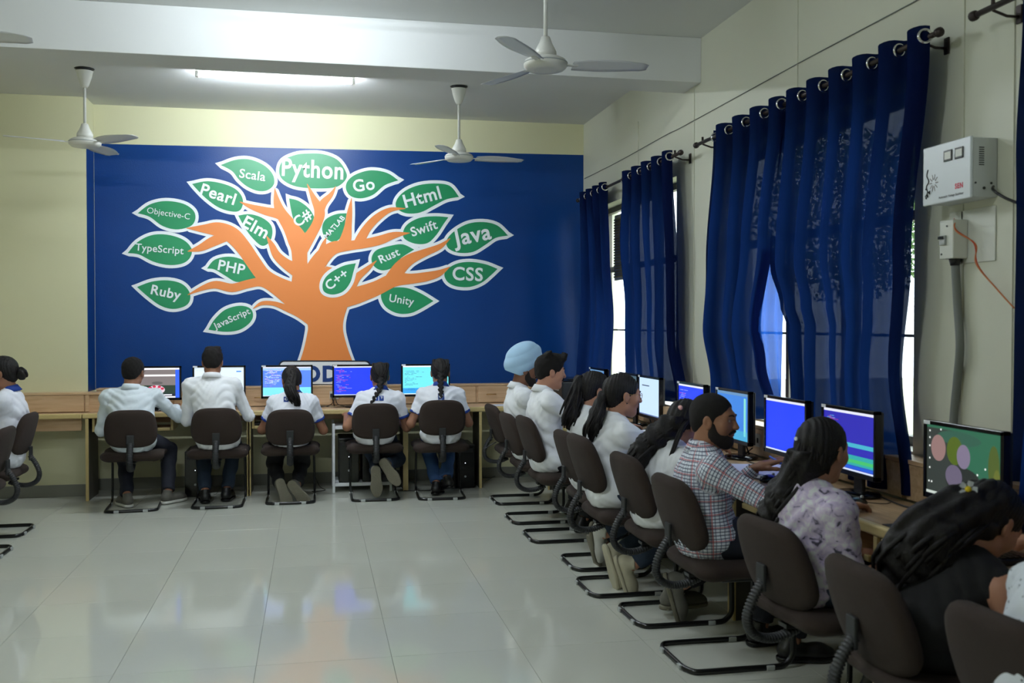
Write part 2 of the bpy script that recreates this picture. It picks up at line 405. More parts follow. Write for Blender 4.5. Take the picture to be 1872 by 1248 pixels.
for a, b in zip(ys[::2], ys[1::2]): wb(a, b, Z0, Z1)
tag(link('wall_right', bm_mesh(bm, 'wall_right'), None, M_wall_lit), kind='structure')
for nm, lo, hi in (('baseboard_back', (-1.94, YB-.012, 0), (XR, YB, .104)), ('baseboard_left', (XL, 9.238, 0), (-1.952, 9.25, .104)),
                   ('baseboard_column', (-1.952, 9.238, 0), (-1.94, YB-.012, .104)), ('baseboard_right', (XR-.012, YF, 0), (XR, YB-.012, .104))):
    tag(box(nm, lo, hi, M_skirt, bev=.002), kind='structure')
for i, (y0, y1) in enumerate(OPEN):       # steel windows: outer frame, mullions, transom, panes, sill
    w = empty(f'window_{i+1}', (XR+.15, (y0+y1)/2, Z0), kind='structure'); hw = (y1-y0)/2; H = Z1-Z0
    fm = mat('window_frame_steel', (96, 92, 84), .5)
    def wbx(n, lo, hi, m): return box(n, lo, hi, m, w, .003)
    bm = bmesh.new()
    for c, s_ in (((0, -hw+.025, H/2), (.05, .05, H)), ((0, hw-.025, H/2), (.05, .05, H)), ((0, 0, .025), (.05, 2*hw, .05)), ((0, 0, H-.025), (.05, 2*hw, .05))): add_box(bm, c, s_)
    link('frame', bm_mesh(bm, 'frame'), w, fm)
    for yy in (-hw/3, hw/3): wbx('mullion', (-.02, yy-.02, .05), (.02, yy+.02, H-.05), fm)
    wbx('transom', (-.02, -hw+.05, 1.075), (.02, hw-.05, 1.125), fm)
    for yy in (-2*hw/3, 0, 2*hw/3):
        wbx('glazing_bar', (-.012, yy-hw/3+.02, .52), (.012, yy+hw/3-.02, .535), fm)
        for za, zb in ((.05, 1.075), (1.125, H-.05)):
            wbx('pane', (-.002, yy-hw/3+.02, za), (.002, yy+hw/3-.02, zb), M_glass)
    wbx('sill', (-.148, -hw+.001, -.012), (-.03, hw-.001, .006), mat('sill_stone', (190, 188, 178), .4))
# louvred vent seen in the gap between the two far curtains
v = empty('louvred_vent', (2.74, 8.62, 2.22), 0, 'cream louvred vent in the gap between the far window curtains', 'vent')
box('vent_frame', (.0, -.16, -.30), (.04, .16, .30), M_off, v, .003)
for k in range(22): box('slat', (-.012, -.145, -.275+k*.025), (.0, .145, -.262+k*.025), mat('yellow_slat', (190, 180, 120), .5), v)

# outside: ground and trees
tag(box('ground', (XO, -14, -.4), (30, 30, -.3), mat('outside_ground', (150, 150, 120), .9, var=.2)), kind='structure')
def tree(x, y, h, r, lab):
    t = empty('leafy_tree', (x, y, -.3), 0, lab, 'tree', 'trees outside the windows')
    tube('trunk', spline([(0, 0, 0), (.05, .03, h*.3), (-.04, .05, h*.6), (0, 0, h*.85)], 4), [.14, .12, .12, .11, .11, .1, .1, .09, .08, .07, .06, .05, .04], mat('bark', (84, 70, 54), .9, bump=.5), t, 8)
    n = 7000; g = rng.normal(size=(n, 3)); g /= np.linalg.norm(g, axis=1)[:, None]; rad = r*rng.uniform(.35, 1, n)**.6
    c = g*rad[:, None]*np.array([1, 1, .9])+np.array([0, 0, h*.68]); a = rng.normal(size=(n, 3)); a /= np.linalg.norm(a, axis=1)[:, None]
    b = np.cross(a, rng.normal(size=(n, 3))); b /= np.linalg.norm(b, axis=1)[:, None]
    v = np.concatenate([c-a*.055, c+b*.028, c+a*.055, c-b*.028]).reshape(4, n, 3).transpose(1, 0, 2).reshape(-1, 3)
    q = np.arange(4*n).reshape(n, 4); lf = link('foliage', np_mesh('foliage', v, q), t, mat('leaf_green', (70, 100, 44), .6, var=.4, vscale=3)); lf['kind'] = 'stuff'
tree(6.6, 7.6, 5.0, 1.5, 'leafy tree outside, straight behind the slit beside the voltage stabilizer')
tree(9.0, 15.5, 5.4, 1.7, 'leafy tree outside, behind the far pair of windows')

# ------------------------------------------------------------------ fluorescent tubes (real lamps)
def tube_light(x, y, z, rz, label, power=TUBE):
    t = empty('tube_light', (x, y, z), rz, label, 'lamp', 'ceiling tube lights')
    box('batten', (-.61, -.03, -.03), (.61, .03, 0), M_fanw, t, .004)
    for s in (-1, 1): box('lamp_holder', (s*.60-.012, -.02, -.075), (s*.60+.012, .02, -.03), M_fanw, t, .003)
    m = glow('fluorescent_tube_%d' % power, (236, 246, 255), power)
    tube('tube', [(-.585, 0, -.058), (.585, 0, -.058)], .014, m, t, 10)
tube_light(-.28, 8.02, ZC, 0, 'lit tube light on the ceiling between the beam and the mural wall')
tube_light(-.10, 5.5, ZC, 0, 'lit tube light on the ceiling just on the camera side of the beam', 120)
tube_light(-1.2, 2.3, ZC, 0, 'lit tube light on the ceiling straight above the near floor')

# ------------------------------------------------------------------ mural, traced as flat paint on the back wall
MU = empty('tree_mural', (0, YB, 0), 0, 'blue wall mural of an orange tree whose green leaves name programming languages', 'mural')
def c1(x, y): return (200+x/3.12, 260+y/3.12)
def c2(x, y): return (560+x/3.12, 260+y/3.12)
def wp(p, layer):
    v = at_wall(p[0], p[1], YB); return Vector((v.x, -.0012*layer-.001, v.z))
def flat_poly(name, pts, m, layer, parent=None):
    bm = bmesh.new(); vs = [bm.verts.new(wp(p, layer)) for p in pts]; es = [bm.edges.new((vs[i], vs[(i+1) % len(vs)])) for i in range(len(vs))]
    bmesh.ops.triangle_fill(bm, edges=es, use_beauty=True)
    for f in bm.faces:
        f.normal_update()
        if f.normal.y > 0: f.normal_flip()
    return link(name, bm_mesh(bm, name), parent or MU, m)
bgp = [wp((0, 0), 0)]*0
bm = bmesh.new()
xa, xb, za, zb, zt2 = -1.948, 2.655, .92, 3.155, 3.207
f = bm.faces.new([bm.verts.new(p) for p in ((xa, -.001, za), (xb, -.001, za), (xb, -.001, zt2), (xa, -.001, zb))])
link('blue_field', bm_mesh(bm, 'blue_field'), MU, M_blue)
bm = bmesh.new()
bm.faces.new([bm.verts.new(p) for p in ((-1.9505, -.30, za), (-1.9505, -.001, za), (-1.9505, -.001, zb), (-1.9505, -.30, zb))])
link('blue_return', bm_mesh(bm, 'blue_return'), MU, M_blue)
def stroke_pts(fn, pts, grow=0, tipgrow=True):
    P = [(*fn(x, y), w/3.12) for x, y, w in pts]; P = spline(P, 5); Lf, Rt = [], []
    for i, p in enumerate(P):
        a = P[max(0, i-1)]; b = P[min(len(P)-1, i+1)]; d = Vector((b.x-a.x, b.y-a.y)); d.normalize(); n = Vector((-d.y, d.x)); w = max(p.z, 0)/2+grow
        if grow and i in (0, len(P)-1): w *= .6
        Lf.append((p.x+n.x*w, p.y+n.y*w)); Rt.append((p.x-n.x*w, p.y-n.y*w))
    return Lf, Rt
def strokes(name, m, layer, grow):
    bm = bmesh.new()
    for bi, (fn, pts) in enumerate(BR):
        A, B = stroke_pts(fn, pts, grow); la = layer+bi*.03; va = [bm.verts.new(wp(p, la)) for p in A]; vb = [bm.verts.new(wp(p, la)) for p in B]
        for i in range(len(A)-1): bm.faces.new((va[i], va[i+1], vb[i+1], vb[i]))
    for f in bm.faces:
        f.normal_update()
        if f.normal.y > 0: f.normal_flip()
    return link(name, bm_mesh(bm, name), MU, m)
def c0(x, y): return (x, y)
def T0(*p): return [(x, y, w*3.12) for x, y, w in p]
BR = [(c0, T0((596, 664, 99), (595.5, 640, 82), (595, 615, 69), (595, 597, 64), (594, 580, 72), (592, 562, 90), (588, 548, 104), (580, 530, 110), (566, 512, 80))),
 (c1, [(440, 490, 3), (540, 493, 48), (620, 497, 82), (700, 530, 92), (765, 600, 86), (820, 680, 84), (880, 760, 84), (960, 815, 96), (1060, 870, 130), (1180, 940, 170)]),
 (c1, [(447, 622, 4), (520, 602, 40), (600, 562, 58), (690, 535, 50), (740, 570, 40)]),
 (c1, [(447, 870, 4), (540, 828, 30), (610, 812, 44), (700, 830, 48), (790, 808, 48), (870, 797, 54), (960, 830, 90), (1080, 910, 120), (1180, 970, 120)]),
 (c1, [(820, 948, 4), (870, 918, 22), (940, 920, 26), (1010, 945, 38), (1090, 972, 62), (1180, 1010, 110)]),
 (c1, [(897, 535, 4), (925, 585, 32), (955, 645, 48), (1010, 695, 60), (1075, 735, 80), (1120, 800, 60)]),
 (c1, [(1190, 920, 250), (1125, 820, 190), (1092, 730, 96), (1085, 650, 88), (1083, 600, 100), (1070, 550, 110), (1030, 480, 84), (980, 405, 62), (957, 345, 42), (943, 262, 4)]),
 (c1, [(745, 340, 4), (810, 368, 28), (890, 392, 46), (970, 412, 56), (1010, 450, 50)]),
 (c1, [(1095, 600, 90), (1150, 525, 62), (1188, 455, 56), (1198, 390, 60), (1165, 320, 34), (1128, 238, 3)]),
 (c2, [(70, 425, 50), (92, 355, 46), (140, 300, 26), (168, 252, 3)]),
 (c2, [(60, 900, 220), (30, 770, 110), (80, 670, 92), (150, 605, 76), (240, 590, 56), (330, 578, 52), (420, 558, 52), (500, 530, 38), (590, 517, 3)]),
 (c2, [(113, 545, 3), (100, 580, 26), (82, 650, 54)]),
 (c2, [(258, 318, 3), (247, 400, 30), (238, 480, 42), (222, 560, 66), (190, 605, 60)]),
 (c2, [(565, 378, 4), (480, 385, 26), (410, 425, 42), (350, 485, 48), (305, 560, 56), (290, 590, 40)]),
 (c2, [(60, 980, 230), (180, 905, 118), (290, 872, 96), (400, 832, 84), (500, 785, 78), (600, 778, 58), (690, 765, 52), (760, 745, 36), (818, 710, 3)]),
 (c2, [(820, 548, 4), (760, 595, 30), (670, 632, 44), (590, 668, 62), (535, 715, 76), (490, 780, 84), (450, 810, 60)]),
 (c2, [(400, 675, 4), (350, 720, 28), (290, 770, 44), (250, 830, 60), (200, 890, 80)])]
LV = [('Scala', c1, [(635, 130), (720, 100), (800, 98), (880, 130), (930, 180), (940, 235), (905, 272), (850, 278), (790, 255), (740, 215), (700, 165)], (817, 187), -7, 139, .012),
 ('Python', c1, [(968, 160), (990, 105), (1060, 72), (1130, 64), (1220, 68), (1300, 100), (1345, 160), (1352, 205), (1310, 248), (1250, 262), (1140, 262), (1050, 248), (985, 210)], (1160, 168), -2, 335, .05),
 ('Pearl', c1, [(472, 238), (560, 222), (660, 240), (730, 275), (762, 330), (748, 385), (700, 395), (620, 370), (540, 310)], (622, 297), -17, 186, .045),
 ('Objective-C', c1, [(162, 405), (230, 355), (320, 335), (420, 350), (480, 390), (490, 440), (460, 480), (380, 497), (300, 475), (230, 425)], (338, 411), -8, 222, 0),
 ('TypeScript', c1, [(105, 632), (160, 570), (240, 530), (330, 527), (420, 555), (468, 605), (462, 655), (420, 690), (340, 700), (250, 680), (170, 640)], (287, 614), -4, 248, .012),
 ('PHP', c1, [(557, 720), (600, 670), (680, 652), (760, 670), (820, 720), (853, 770), (780, 790), (720, 795), (660, 760), (600, 725)], (698, 713), -11, 142, .02),
 ('Ruby', c1, [(158, 825), (240, 795), (330, 787), (410, 805), (455, 850), (460, 900), (430, 935), (360, 950), (290, 930), (220, 880)], (323, 864), -12, 155, .045),
 ('JavaScript', c1, [(565, 1068), (600, 1010), (660, 955), (740, 932), (800, 945), (820, 985), (800, 1030), (740, 1070), (660, 1080)], (700, 1010), 25, 208, .025),
 ('Elm', c1, [(735, 418), (800, 410), (870, 430), (920, 470), (930, 520), (912, 570), (870, 590), (820, 550), (775, 490)], (836, 484), -28, 142, .035),
 ('C#', c1, [(1025, 320), (1080, 335), (1140, 380), (1172, 440), (1170, 490), (1125, 525), (1080, 500), (1050, 440), (1035, 380)], (1102, 434), 38, 104, .035),
 ('MATLAB', c2, [(230, 405), (170, 410), (110, 440), (90, 490), (105, 540), (150, 568), (190, 550), (215, 500), (222, 450)], (160, 482), 49, 152, .025),
 ('Go', c2, [(525, 218), (460, 175), (370, 160), (290, 180), (240, 215), (225, 260), (250, 305), (310, 320), (380, 300), (440, 250), (490, 228)], (327, 243), 9, 120, .035),
 ('Html', c2, [(870, 312), (820, 250), (740, 235), (640, 245), (560, 280), (515, 330), (515, 375), (570, 405), (650, 400), (730, 360), (800, 325)], (660, 312), 16, 214, .05),
 ('Swift', c2, [(810, 428), (740, 422), (650, 430), (580, 465), (552, 510), (560, 550), (620, 578), (690, 575), (740, 530), (780, 470)], (670, 490), 19, 154, .02),
 ('Java', c2, [(1150, 532), (1090, 475), (1010, 455), (920, 465), (840, 510), (800, 560), (810, 605), (870, 630), (950, 625), (1020, 585), (1080, 545)], (945, 542), 12, 224, .045),
 ('CSS', c2, [(1090, 722), (1020, 695), (930, 682), (850, 695), (790, 740), (800, 790), (850, 820), (930, 825), (1000, 800), (1050, 760)], (920, 751), -2, 176, .045),
 ('Rust', c2, [(615, 612), (550, 582), (480, 590), (400, 615), (372, 660), (385, 705), (430, 730), (490, 715), (540, 660)], (472, 646), 25, 120, .02),
 ('C++', c2, [(282, 690), (210, 705), (130, 750), (95, 800), (100, 850), (150, 868), (210, 850), (250, 800), (268, 740)], (172, 782), 38, 138, .02),
 ('Unity', c2, [(725, 905), (650, 860), (570, 830), (480, 830), (430, 855), (430, 900), (460, 945), (520, 975), (590, 975), (650, 950)], (543, 905), -9, 140, .012)]
strokes('white_tree_outline', M_wht, 1, 5.2)
ppm = 1800/9.6
LI = 0
for word, fn, pts, c, ang, wd, bold in LV:
    P = [Vector((*fn(*p), 0)) for p in pts]
    if word == 'Python': sp = spline(P, 5, closed=True)
    else:       # sharp tip at the first point
        Q = P+[P[0]]; sp = spline(Q, 5)[:-1]
    n = len(sp); area = sum(sp[i].x*sp[(i+1) % n].y-sp[(i+1) % n].x*sp[i].y for i in range(n)); sg = 1 if area > 0 else -1
    out = []
    cen = sum(sp, Vector())/n
    for i, p in enumerate(sp):
        d = (sp[(i+1) % n]-sp[i-1]).normalized(); nn = Vector((d.y, -d.x, 0))*sg
        g = 5.8
        if i == 0 and word != 'Python': nn = (p-cen).normalized(); g = 11
        out.append(p+nn*g)
    up_ = (3.2 if word == 'C++' else 0)+LI*.03; LI += 1
    wo = flat_poly('leaf_outline', out, M_wht, 2+up_)
    lf = flat_poly('leaf', sp, M_grn, 3+up_)
    bold = min(bold, .022); me = text_mesh(word, bold, width=wd/3.12/ppm*1.0)
    if word == 'Python': me = text_mesh(word, bold, width=107/ppm, height=42/ppm)
    px, py = fn(*c); pos = wp((px, py), 7)
    a = math.radians(ang)
    t = link('lettering', me, lf, M_wht); t.matrix_local = Matrix.Translation(pos) @ Matrix.Rotation(-a, 4, 'Y') @ Matrix.Rotation(PI/2, 4, 'X')
strokes('orange_tree', M_org, 4, 0)
# sign board painted under the trunk
def rrect(x0, y0, x1, y1, r, n=5):
    o = []
    for cx, cy, a0 in ((x1-r, y0+r, -PI/2), (x1-r, y1-r, 0), (x0+r, y1-r, PI/2), (x0+r, y0+r, PI)):
        for k in range(n+1): a = a0+PI/2*k/n; o.append((cx+r*math.cos(a), cy+r*math.sin(a)))
    return o
flat_poly('sign_border', rrect(509, 658.5, 678, 704, 10), mat('mural_dark_line', (16, 24, 40), .4), 5)
sgn = flat_poly('sign_panel', rrect(511.5, 661, 675.5, 701.5, 9), M_wht, 6)
me = text_mesh('CODE', .045, width=112/ppm, height=30/ppm)
t = link('lettering', me, sgn, M_navyp); t.matrix_local = Matrix.Translation(wp((582, 683), 8)) @ Matrix.Rotation(PI/2, 4, 'X')

# ================================================================== FURNITURE
M_deskpanel = M_panel
# worktops (continuous) with rounded light edging
def worktop(name, lo, hi, edge_lo, edge_hi, m, label):
    lo = Vector(lo); hi = Vector(hi); o = box(name, lo, hi, m, None, .002); tag(o, label, 'worktop')
    box('front_edging', edge_lo, edge_hi, M_edge, o, .008); return o
worktop('worktop', (-1.94, 8.99, .712), (2.08, 9.40, .75), (-1.94, 8.955, .708), (2.08, 8.99, .751), M_woodx, 'long maple worktop along the blue mural wall')
wt = worktop('worktop', (-2.62, 8.99, .712), (-1.945, 9.23, .75), (-2.62, 8.955, .708), (-1.945, 8.99, .751), M_woodx, 'short maple worktop below the cream column at the left'); box('apron_board', (-2.62, 9.03, .60), (-1.96, 9.048, .711), M_woodx, wt)
worktop('worktop', (2.135, .9, .712), (2.52, 9.40, .75), (2.10, .9, .708), (2.135, 8.95, .751), M_woody, 'long maple worktop under the curtained windows')
worktop('worktop', (-3.33, 3.0, .712), (-2.70, 9.08, .75), (-2.70, 3.0, .708), (-2.665, 9.08, .751), M_woody, 'maple worktop along the left wall, mostly outside the picture')
# side panels, trays: one desk unit each
def desk_unit(org, rz, w, label, tray=True, tw=None, tx=0, drawer=False):
    """local: x along the wall, +y to the wall; origin at the front edge centre"""
    d = empty('computer_desk', org, rz, label, 'desk', 'computer desk units')
    for s in (-1, 1):
        p = box('side_panel', (s*w/2-.009, .01, 0), (s*w/2+.009, .40, .70), M_panel, d)
        box('edging', (s*w/2-.0125, -.004, 0), (s*w/2+.0125, .0095, .706), M_edge, d, .002)
    box('modesty_panel', (-w/2+.01, .385, .63 if rz == 0 else .42), (w/2-.01, .399, .705), M_woodx, d)
    if tray:
        tw = tw or w*.5
        tr = box('keyboard_tray', (tx-tw/2, .03, .595), (tx+tw/2, .35, .612), M_woodx, d, .002)
        box('tray_edging', (tx-tw/2, .012, .59), (tx+tw/2, .0299, .616), M_edge, d, .004)
        for s in (-1, 1): box('tray_bracket', (tx+s*(tw/2+.012)-.01, .03, .59), (tx+s*(tw/2+.012)+.01, .34, .705), M_edge, d, .002)
    return d
desk_unit((-1.235, 8.96, 0), 0, 1.335, 'desk unit by the column, under the left two men', tw=.62, tx=-.30)
desk_unit((.125, 8.96, 0), 0, 1.365, 'desk unit in the middle of the mural wall, around the white stand', tw=.42, tx=-.43)
desk_unit((1.17, 8.96, 0), 0, .68, 'desk unit at the right end of the mural wall, behind the braided girl in jeans', tw=.46, tx=-.03)
for i, yc in enumerate((8.1, 6.75, 5.4, 4.05, 2.7, 1.35)):
    lab = ['desk unit under the windows, farthest, by the corner', 'desk unit under the windows, beside the turbaned student', 'desk unit under the windows, beside the student in glasses',
           'desk unit under the windows, beside the bearded man', 'desk unit under the windows, beside the stooping woman', 'desk unit under the windows, nearest the camera'][i]
    desk_unit((2.105, yc, 0), -PI/2, 1.3, lab, tw=1.16)
# raised cable boxes along the walls with drop-down flaps
def handle(parent, loc, rz, m=M_brass):
    bm = bmesh.new(); add_tube(bm, [(-.045, 0, 0), (-.045, -.016, .002), (-.02, -.022, .002), (.02, -.022, .002), (.045, -.016, .002), (.045, 0, 0)], .004, 6)
    bmesh.ops.recalc_face_normals(bm, faces=bm.faces)
    return link('handle', bm_mesh(bm, 'handle'), parent, m, loc, (0, 0, rz))
def socket_plate(parent, loc, rz, plug=False):
    bm = bmesh.new(); add_box(bm, (0, -.004, 0), (.085, .008, .075), .002)
    s = link('socket_plate', bm_mesh(bm, 'socket_plate'), parent, M_off, loc, (0, 0, rz))
    bm = bmesh.new()
    for x, z in ((-.02, .012), (-.028, -.006), (-.012, -.006)): add_tube(bm, [(x, -.0085, z), (x, -.0075, z)], .003, 8)
    add_box(bm, (.022, -.0085, 0), (.016, .005, .028), .001)
    link('pin_holes', bm_mesh(bm, 'pin_holes'), s, M_black)
    if plug:
        bm = bmesh.new(); add_box(bm, (-.02, -.028, 0), (.036, .036, .036), .006); add_tube(bm, spline([(-.02, -.045, 0), (-.02, -.06, -.02), (-.01, -.055, -.06), (.0, -.04, -.10)], 4), .005, 6)
        link('plug', bm_mesh(bm, 'plug'), s, M_black)
    return s
def cable_box(org, rz, w, h, d, label, flaps, sock, mwood):
    """local x along wall, front at y=0, wall at y=+d"""
    o = empty('cable_box', org, rz, label, 'cable box', None)
    box('lid', (-w/2, -.004, h-.018), (w/2, d, h), M_woodx, o, .002)
    box('carcase', (-w/2, .014, .0), (w/2, d, h-.0185), mwood, o)
    for i, (a, b, hx) in enumerate(flaps):
        fl_ = box('flap', (a+.003, -.002, .006), (b-.003, .0135, h-.021), mwood, o, .0015)
        if hx is not None: handle(fl_, (hx, -.002, h*.45), 0)
    for x, pl in sock: socket_plate(o, (x, -.002, h*.52), 0, pl)
    return o
cable_box((-2.28, 9.09, .752), 0, .95, .17, .155, 'cable box at the left column with a hinged flap', [(-.475, .33, -.18), (.335, .37, None)], [], M_woodx)
cable_box((.36, 9.405, .752), 0, 4.55, .185, .14, 'long cable box below the tree mural with flaps and sockets',
          [(-2.27, -1.62, None), (-1.61, -1.02, None), (-.99, -.42, -.85), (-.40, .02, None), (.05, .62, None), (.65, 1.18, None), (1.2, 1.72, 1.33)], [(-1.23, False), (-.17, True), (.99, True)], M_woodx)
cable_box((2.53, 5.1, .752), -PI/2, 8.4, .178, .12, 'long cable box below the window sills with sockets and plugs',
          [(-4.15+k*.9, -3.28+k*.9, None) for k in range(9)], [(-3.0, False), (-1.9, True), (-.22, True), (.45, False), (2.0, True)], M_woody)

# ------------------------------------------------------------------ monitors
def code_lines(scr, seed, w, h, cols, n=22, x0=.04, top=.90, bot=.08, mx=.5):
    r = random.Random(seed)
    for ci, col in enumerate(cols):
        bm = bmesh.new()
        for k in range(n):
            if r.random() < .28: continue
            z = top-(top-bot)*k/n; ind = r.choice([0, 0, .03, .06]); x = x0+ind
            while x < x0+ind+r.uniform(.08, mx):
                l = r.uniform(.02, .07)
                if r.random() < 1/len(cols)+.12: add_box(bm, ((x+l/2-.5)*w, -.0008, (z-.5)*h), (l*w, .0006, h*.012))
                x += l+.01
        if len(bm.verts): link('text_lines', bm_mesh(bm, 'text_lines'), scr, glow('glow_%d_%d_%d' % col, col, 1.0))
        else: bm.free()
def rect(scr, w, h, x0, z0, x1, z1, col, es=1.0, name='window_area', dy=.0004):
    return box(name, ((x0-.5)*w, -dy-.0004, (z0-.5)*h), ((x1-.5)*w, -dy, (z1-.5)*h), glow('glow_%d_%d_%d' % tuple(col), col, es), scr)
def monitor(loc, rz, label, style, seed=1, w=.455, h=.30, gloss=True):
    """local: faces -y; origin on the desk under the stand; screen centre z .245"""
    o = empty('monitor', loc, rz, label, 'monitor', 'computer monitors')
    cz = .245; bm = bmesh.new(); t = .016
    for c, s_ in (((0, 0, cz+h/2-t/2), (w, .03, t)), ((0, 0, cz-h/2+t/2+.002), (w, .03, t+.006)), ((-w/2+t/2, 0, cz), (t, .03, h)), ((w/2-t/2, 0, cz), (t, .03, h))): add_box(bm, c, s_, .002)
    link('bezel', bm_mesh(bm, 'bezel'), o, M_blackg)
    bm = bmesh.new(); add_box(bm, (0, .022, cz), (w-.01, .014, h-.01), .003); add_box(bm, (0, .04, cz-.01), (w*.6, .03, h*.6), .008); link('back_shell', bm_mesh(bm, 'back_shell'), o, M_black)
    bm = bmesh.new(); add_box(bm, (0, .05, .13), (.07, .02, .24), .004); link('stand', bm_mesh(bm, 'stand'), o, M_black)
    b = lathe('base', [(.11, 0), (.118, .006), (.11, .014), (.03, .02)], M_blackg, o, 24, (0, .045, 0)); b.scale = (1, .78, 1)
    box('sticker', (-w/2+.004, -.0162, cz+h/2-.015), (-w/2+.042, -.0151, cz+h/2-.001), M_ledw, o)
    W_, H_ = w-2*t, h-2*t-.004; base = {'blue': (26, 58, 235), 'dblue': (44, 40, 175), 'cyan': (110, 224, 240), 'split': (84, 130, 238), 'white': (214, 234, 248), 'doc': (186, 212, 244),
                                'web': (120, 112, 112), 'land': (52, 118, 88), 'azure': (52, 120, 205), 'grey': (60, 84, 96)}[style]
    s = box('screen', (-W_/2, -.0004, -H_/2), (W_/2, .004, H_/2), glow('glow_%d_%d_%d' % base, base, .55 if style == 'land' else .8 if style == 'dblue' else .95), o); s.location = (0, -.0085, cz+.002)
    R = lambda *a, **k: rect(s, W_, H_, *a, **k)
    if style in ('blue', 'dblue', 'split'):
        R(0, .955, 1, 1, (206, 208, 222)); R(0, 0, 1, .03, (190, 200, 225))
    if style == 'blue': code_lines(s, seed, W_, H_, [(150, 160, 235), (196, 70, 96)], 20, mx=.35) if seed % 2 else None
    if style == 'dblue':
        R(0, .40, 1, .47, (60, 160, 180)); R(0, .10, 1, .27, (40, 150, 150)); R(.2, .14, 1, .2, (70, 170, 60)); R(0, .04, 1, .09, (30, 80, 190)); code_lines(s, seed, W_, H_, [(90, 150, 190), (150, 60, 130)], 20, top=.88, bot=.5, mx=.3)
    if style == 'split':
        R(0, .03, 1, .30, (120, 216, 232)); R(0, .88, 1, .95, (150, 190, 245)); code_lines(s, seed, W_, H_, [(225, 240, 255), (170, 120, 230)], 22, bot=.32)
    if style == 'cyan':
        R(0, .955, 1, 1, (230, 240, 250)); R(0, .04, 1, .22, (46, 150, 225)); R(0, 0, 1, .03, (225, 232, 240)); code_lines(s, seed, W_, H_, [(60, 120, 150), (40, 90, 130)], 20)
    if style == 'white':
        R(0, .96, 1, 1, (190, 205, 215)); R(.85, .84, .95, .88, (60, 130, 220)); R(.9, 0, 1, .18, (40, 60, 100)); code_lines(s, seed, W_, H_, [(176, 196, 214)], 16, mx=.8)
    if style == 'doc':
        R(.14, .78, .50, .81, (70, 84, 104)); R(0, 0, 1, .03, (80, 96, 140))
    def blob(cx, cz_, rx, rz, col, dy=.0006, n=22):
        bm = bmesh.new(); add_tube(bm, [(0, 0, 0), (0, -.0004, 0)], 1, n); me = bm_mesh(bm, 'picture_shape')
        e = link('picture_shape', me, s, glow('dim_%d_%d_%d' % col, col, .5 if style == 'land' else .8)); e.scale = (rx*W_, 1, rz*H_); e.location = ((cx-.5)*W_, -dy, (cz_-.5)*H_)
    def bowl():
        R(.14, .14, .3, .42, (96, 130, 40), dy=.0008); blob(.54, .27, .17, .15, (232, 214, 226), .0012); blob(.56, .5, .11, .05, (96, 92, 92), .0012)
        for bx, bz in ((.42, .34), (.50, .38), (.60, .37), (.66, .31), (.46, .27), (.56, .30)): blob(bx, bz, .035, .04, (206, 40, 80), .0018, 10)
    if style == 'web':
        R(0, .94, 1, 1, (240, 240, 245)); R(0, 0, .12, 1, (40, 90, 225)); R(.92, 0, 1, 1, (40, 90, 225)); R(.12, .72, .92, .78, (232, 230, 230)); R(.12, .10, .92, .42, (34, 52, 40)); bowl()
        R(.12, .06, .92, .14, (20, 24, 44), dy=.0012); R(.3, .08, .85, .12, (220, 220, 230), dy=.0018); R(.12, 0, .92, .05, (230, 232, 240))
    if style == 'azure':
        R(0, .94, 1, 1, (90, 130, 170)); R(.86, .1, .92, .9, (120, 200, 190)); R(0, 0, 1, .2, (60, 150, 190))
    if style == 'land':
        R(0, .04, .5, .96, (42, 48, 44)); blob(.52, .25, .24, .22, (46, 52, 48), .0007); blob(.45, .86, .3, .1, (60, 110, 90), .0007); blob(.40, .68, .11, .2, (96, 120, 30), .0009); blob(.91, .55, .07, .3, (92, 112, 46), .0009); blob(.95, .3, .05, .24, (120, 130, 50), .0010)
        blob(.17, .68, .105, .19, (176, 140, 136), .0012); blob(.52, .62, .09, .17, (150, 138, 166), .0012); blob(.39, .32, .115, .16, (124, 114, 140), .0012)
        R(0, 0, 1, .04, (176, 186, 178), dy=.0016)
        for (a, b_) in ((.04, .9), (.04, .8), (.04, .68), (.04, .5), (.04, .36), (.03, .16), (.07, .16), (.7, .4), (.72, .2), (.8, .5), (.2, .94)): R(a, b_, a+.015, b_+.025, (220, 224, 220), dy=.002)
    return o
TOP = .7515
for x, st, lab, sd in ((-1.375, 'web', 'monitor showing a web page with a bowl of red fruit, before the leftmost man', 1), (-.825, 'white', 'monitor with a pale almost empty window, second from the left on the mural wall', 2),
                       (-.235, 'split', 'monitor with blue and turquoise code window, before the ponytailed girl', 3), (.395, 'blue', 'monitor with deep blue code screen, below the CODE sign', 5), (1.02, 'cyan', 'monitor with bright cyan code screen, before the rightmost braided girl', 4)):
    monitor((x, 9.12, TOP), 0, lab, st, sd)
for y, st, lab, sd in ((7.98, 'azure', 'monitor with a turquoise screen strip, farthest under the far window', 1), (7.15, 'grey', 'monitor whose dark screen shows behind the girl in glasses', 1), (6.67, 'doc', 'monitor with a pale blank document, beside the girl in glasses', 1),
                       (5.88, 'blue', 'monitor with a blue code screen behind the bearded man\'s head', 3), (5.25, 'azure', 'monitor with a soft blue and green screen, right of the bearded man\'s face', 1), (4.61, 'blue', 'monitor with a plain bright blue screen between the two large curtains', 2),
                       (4.01, 'dblue', 'monitor with purple-blue and green bands, before the girl in the floral blouse', 7), (3.22, 'land', 'nearest monitor, with balloons over a green landscape', 1)):
    monitor((2.35, y, TOP), -PI/2, lab, st, sd)

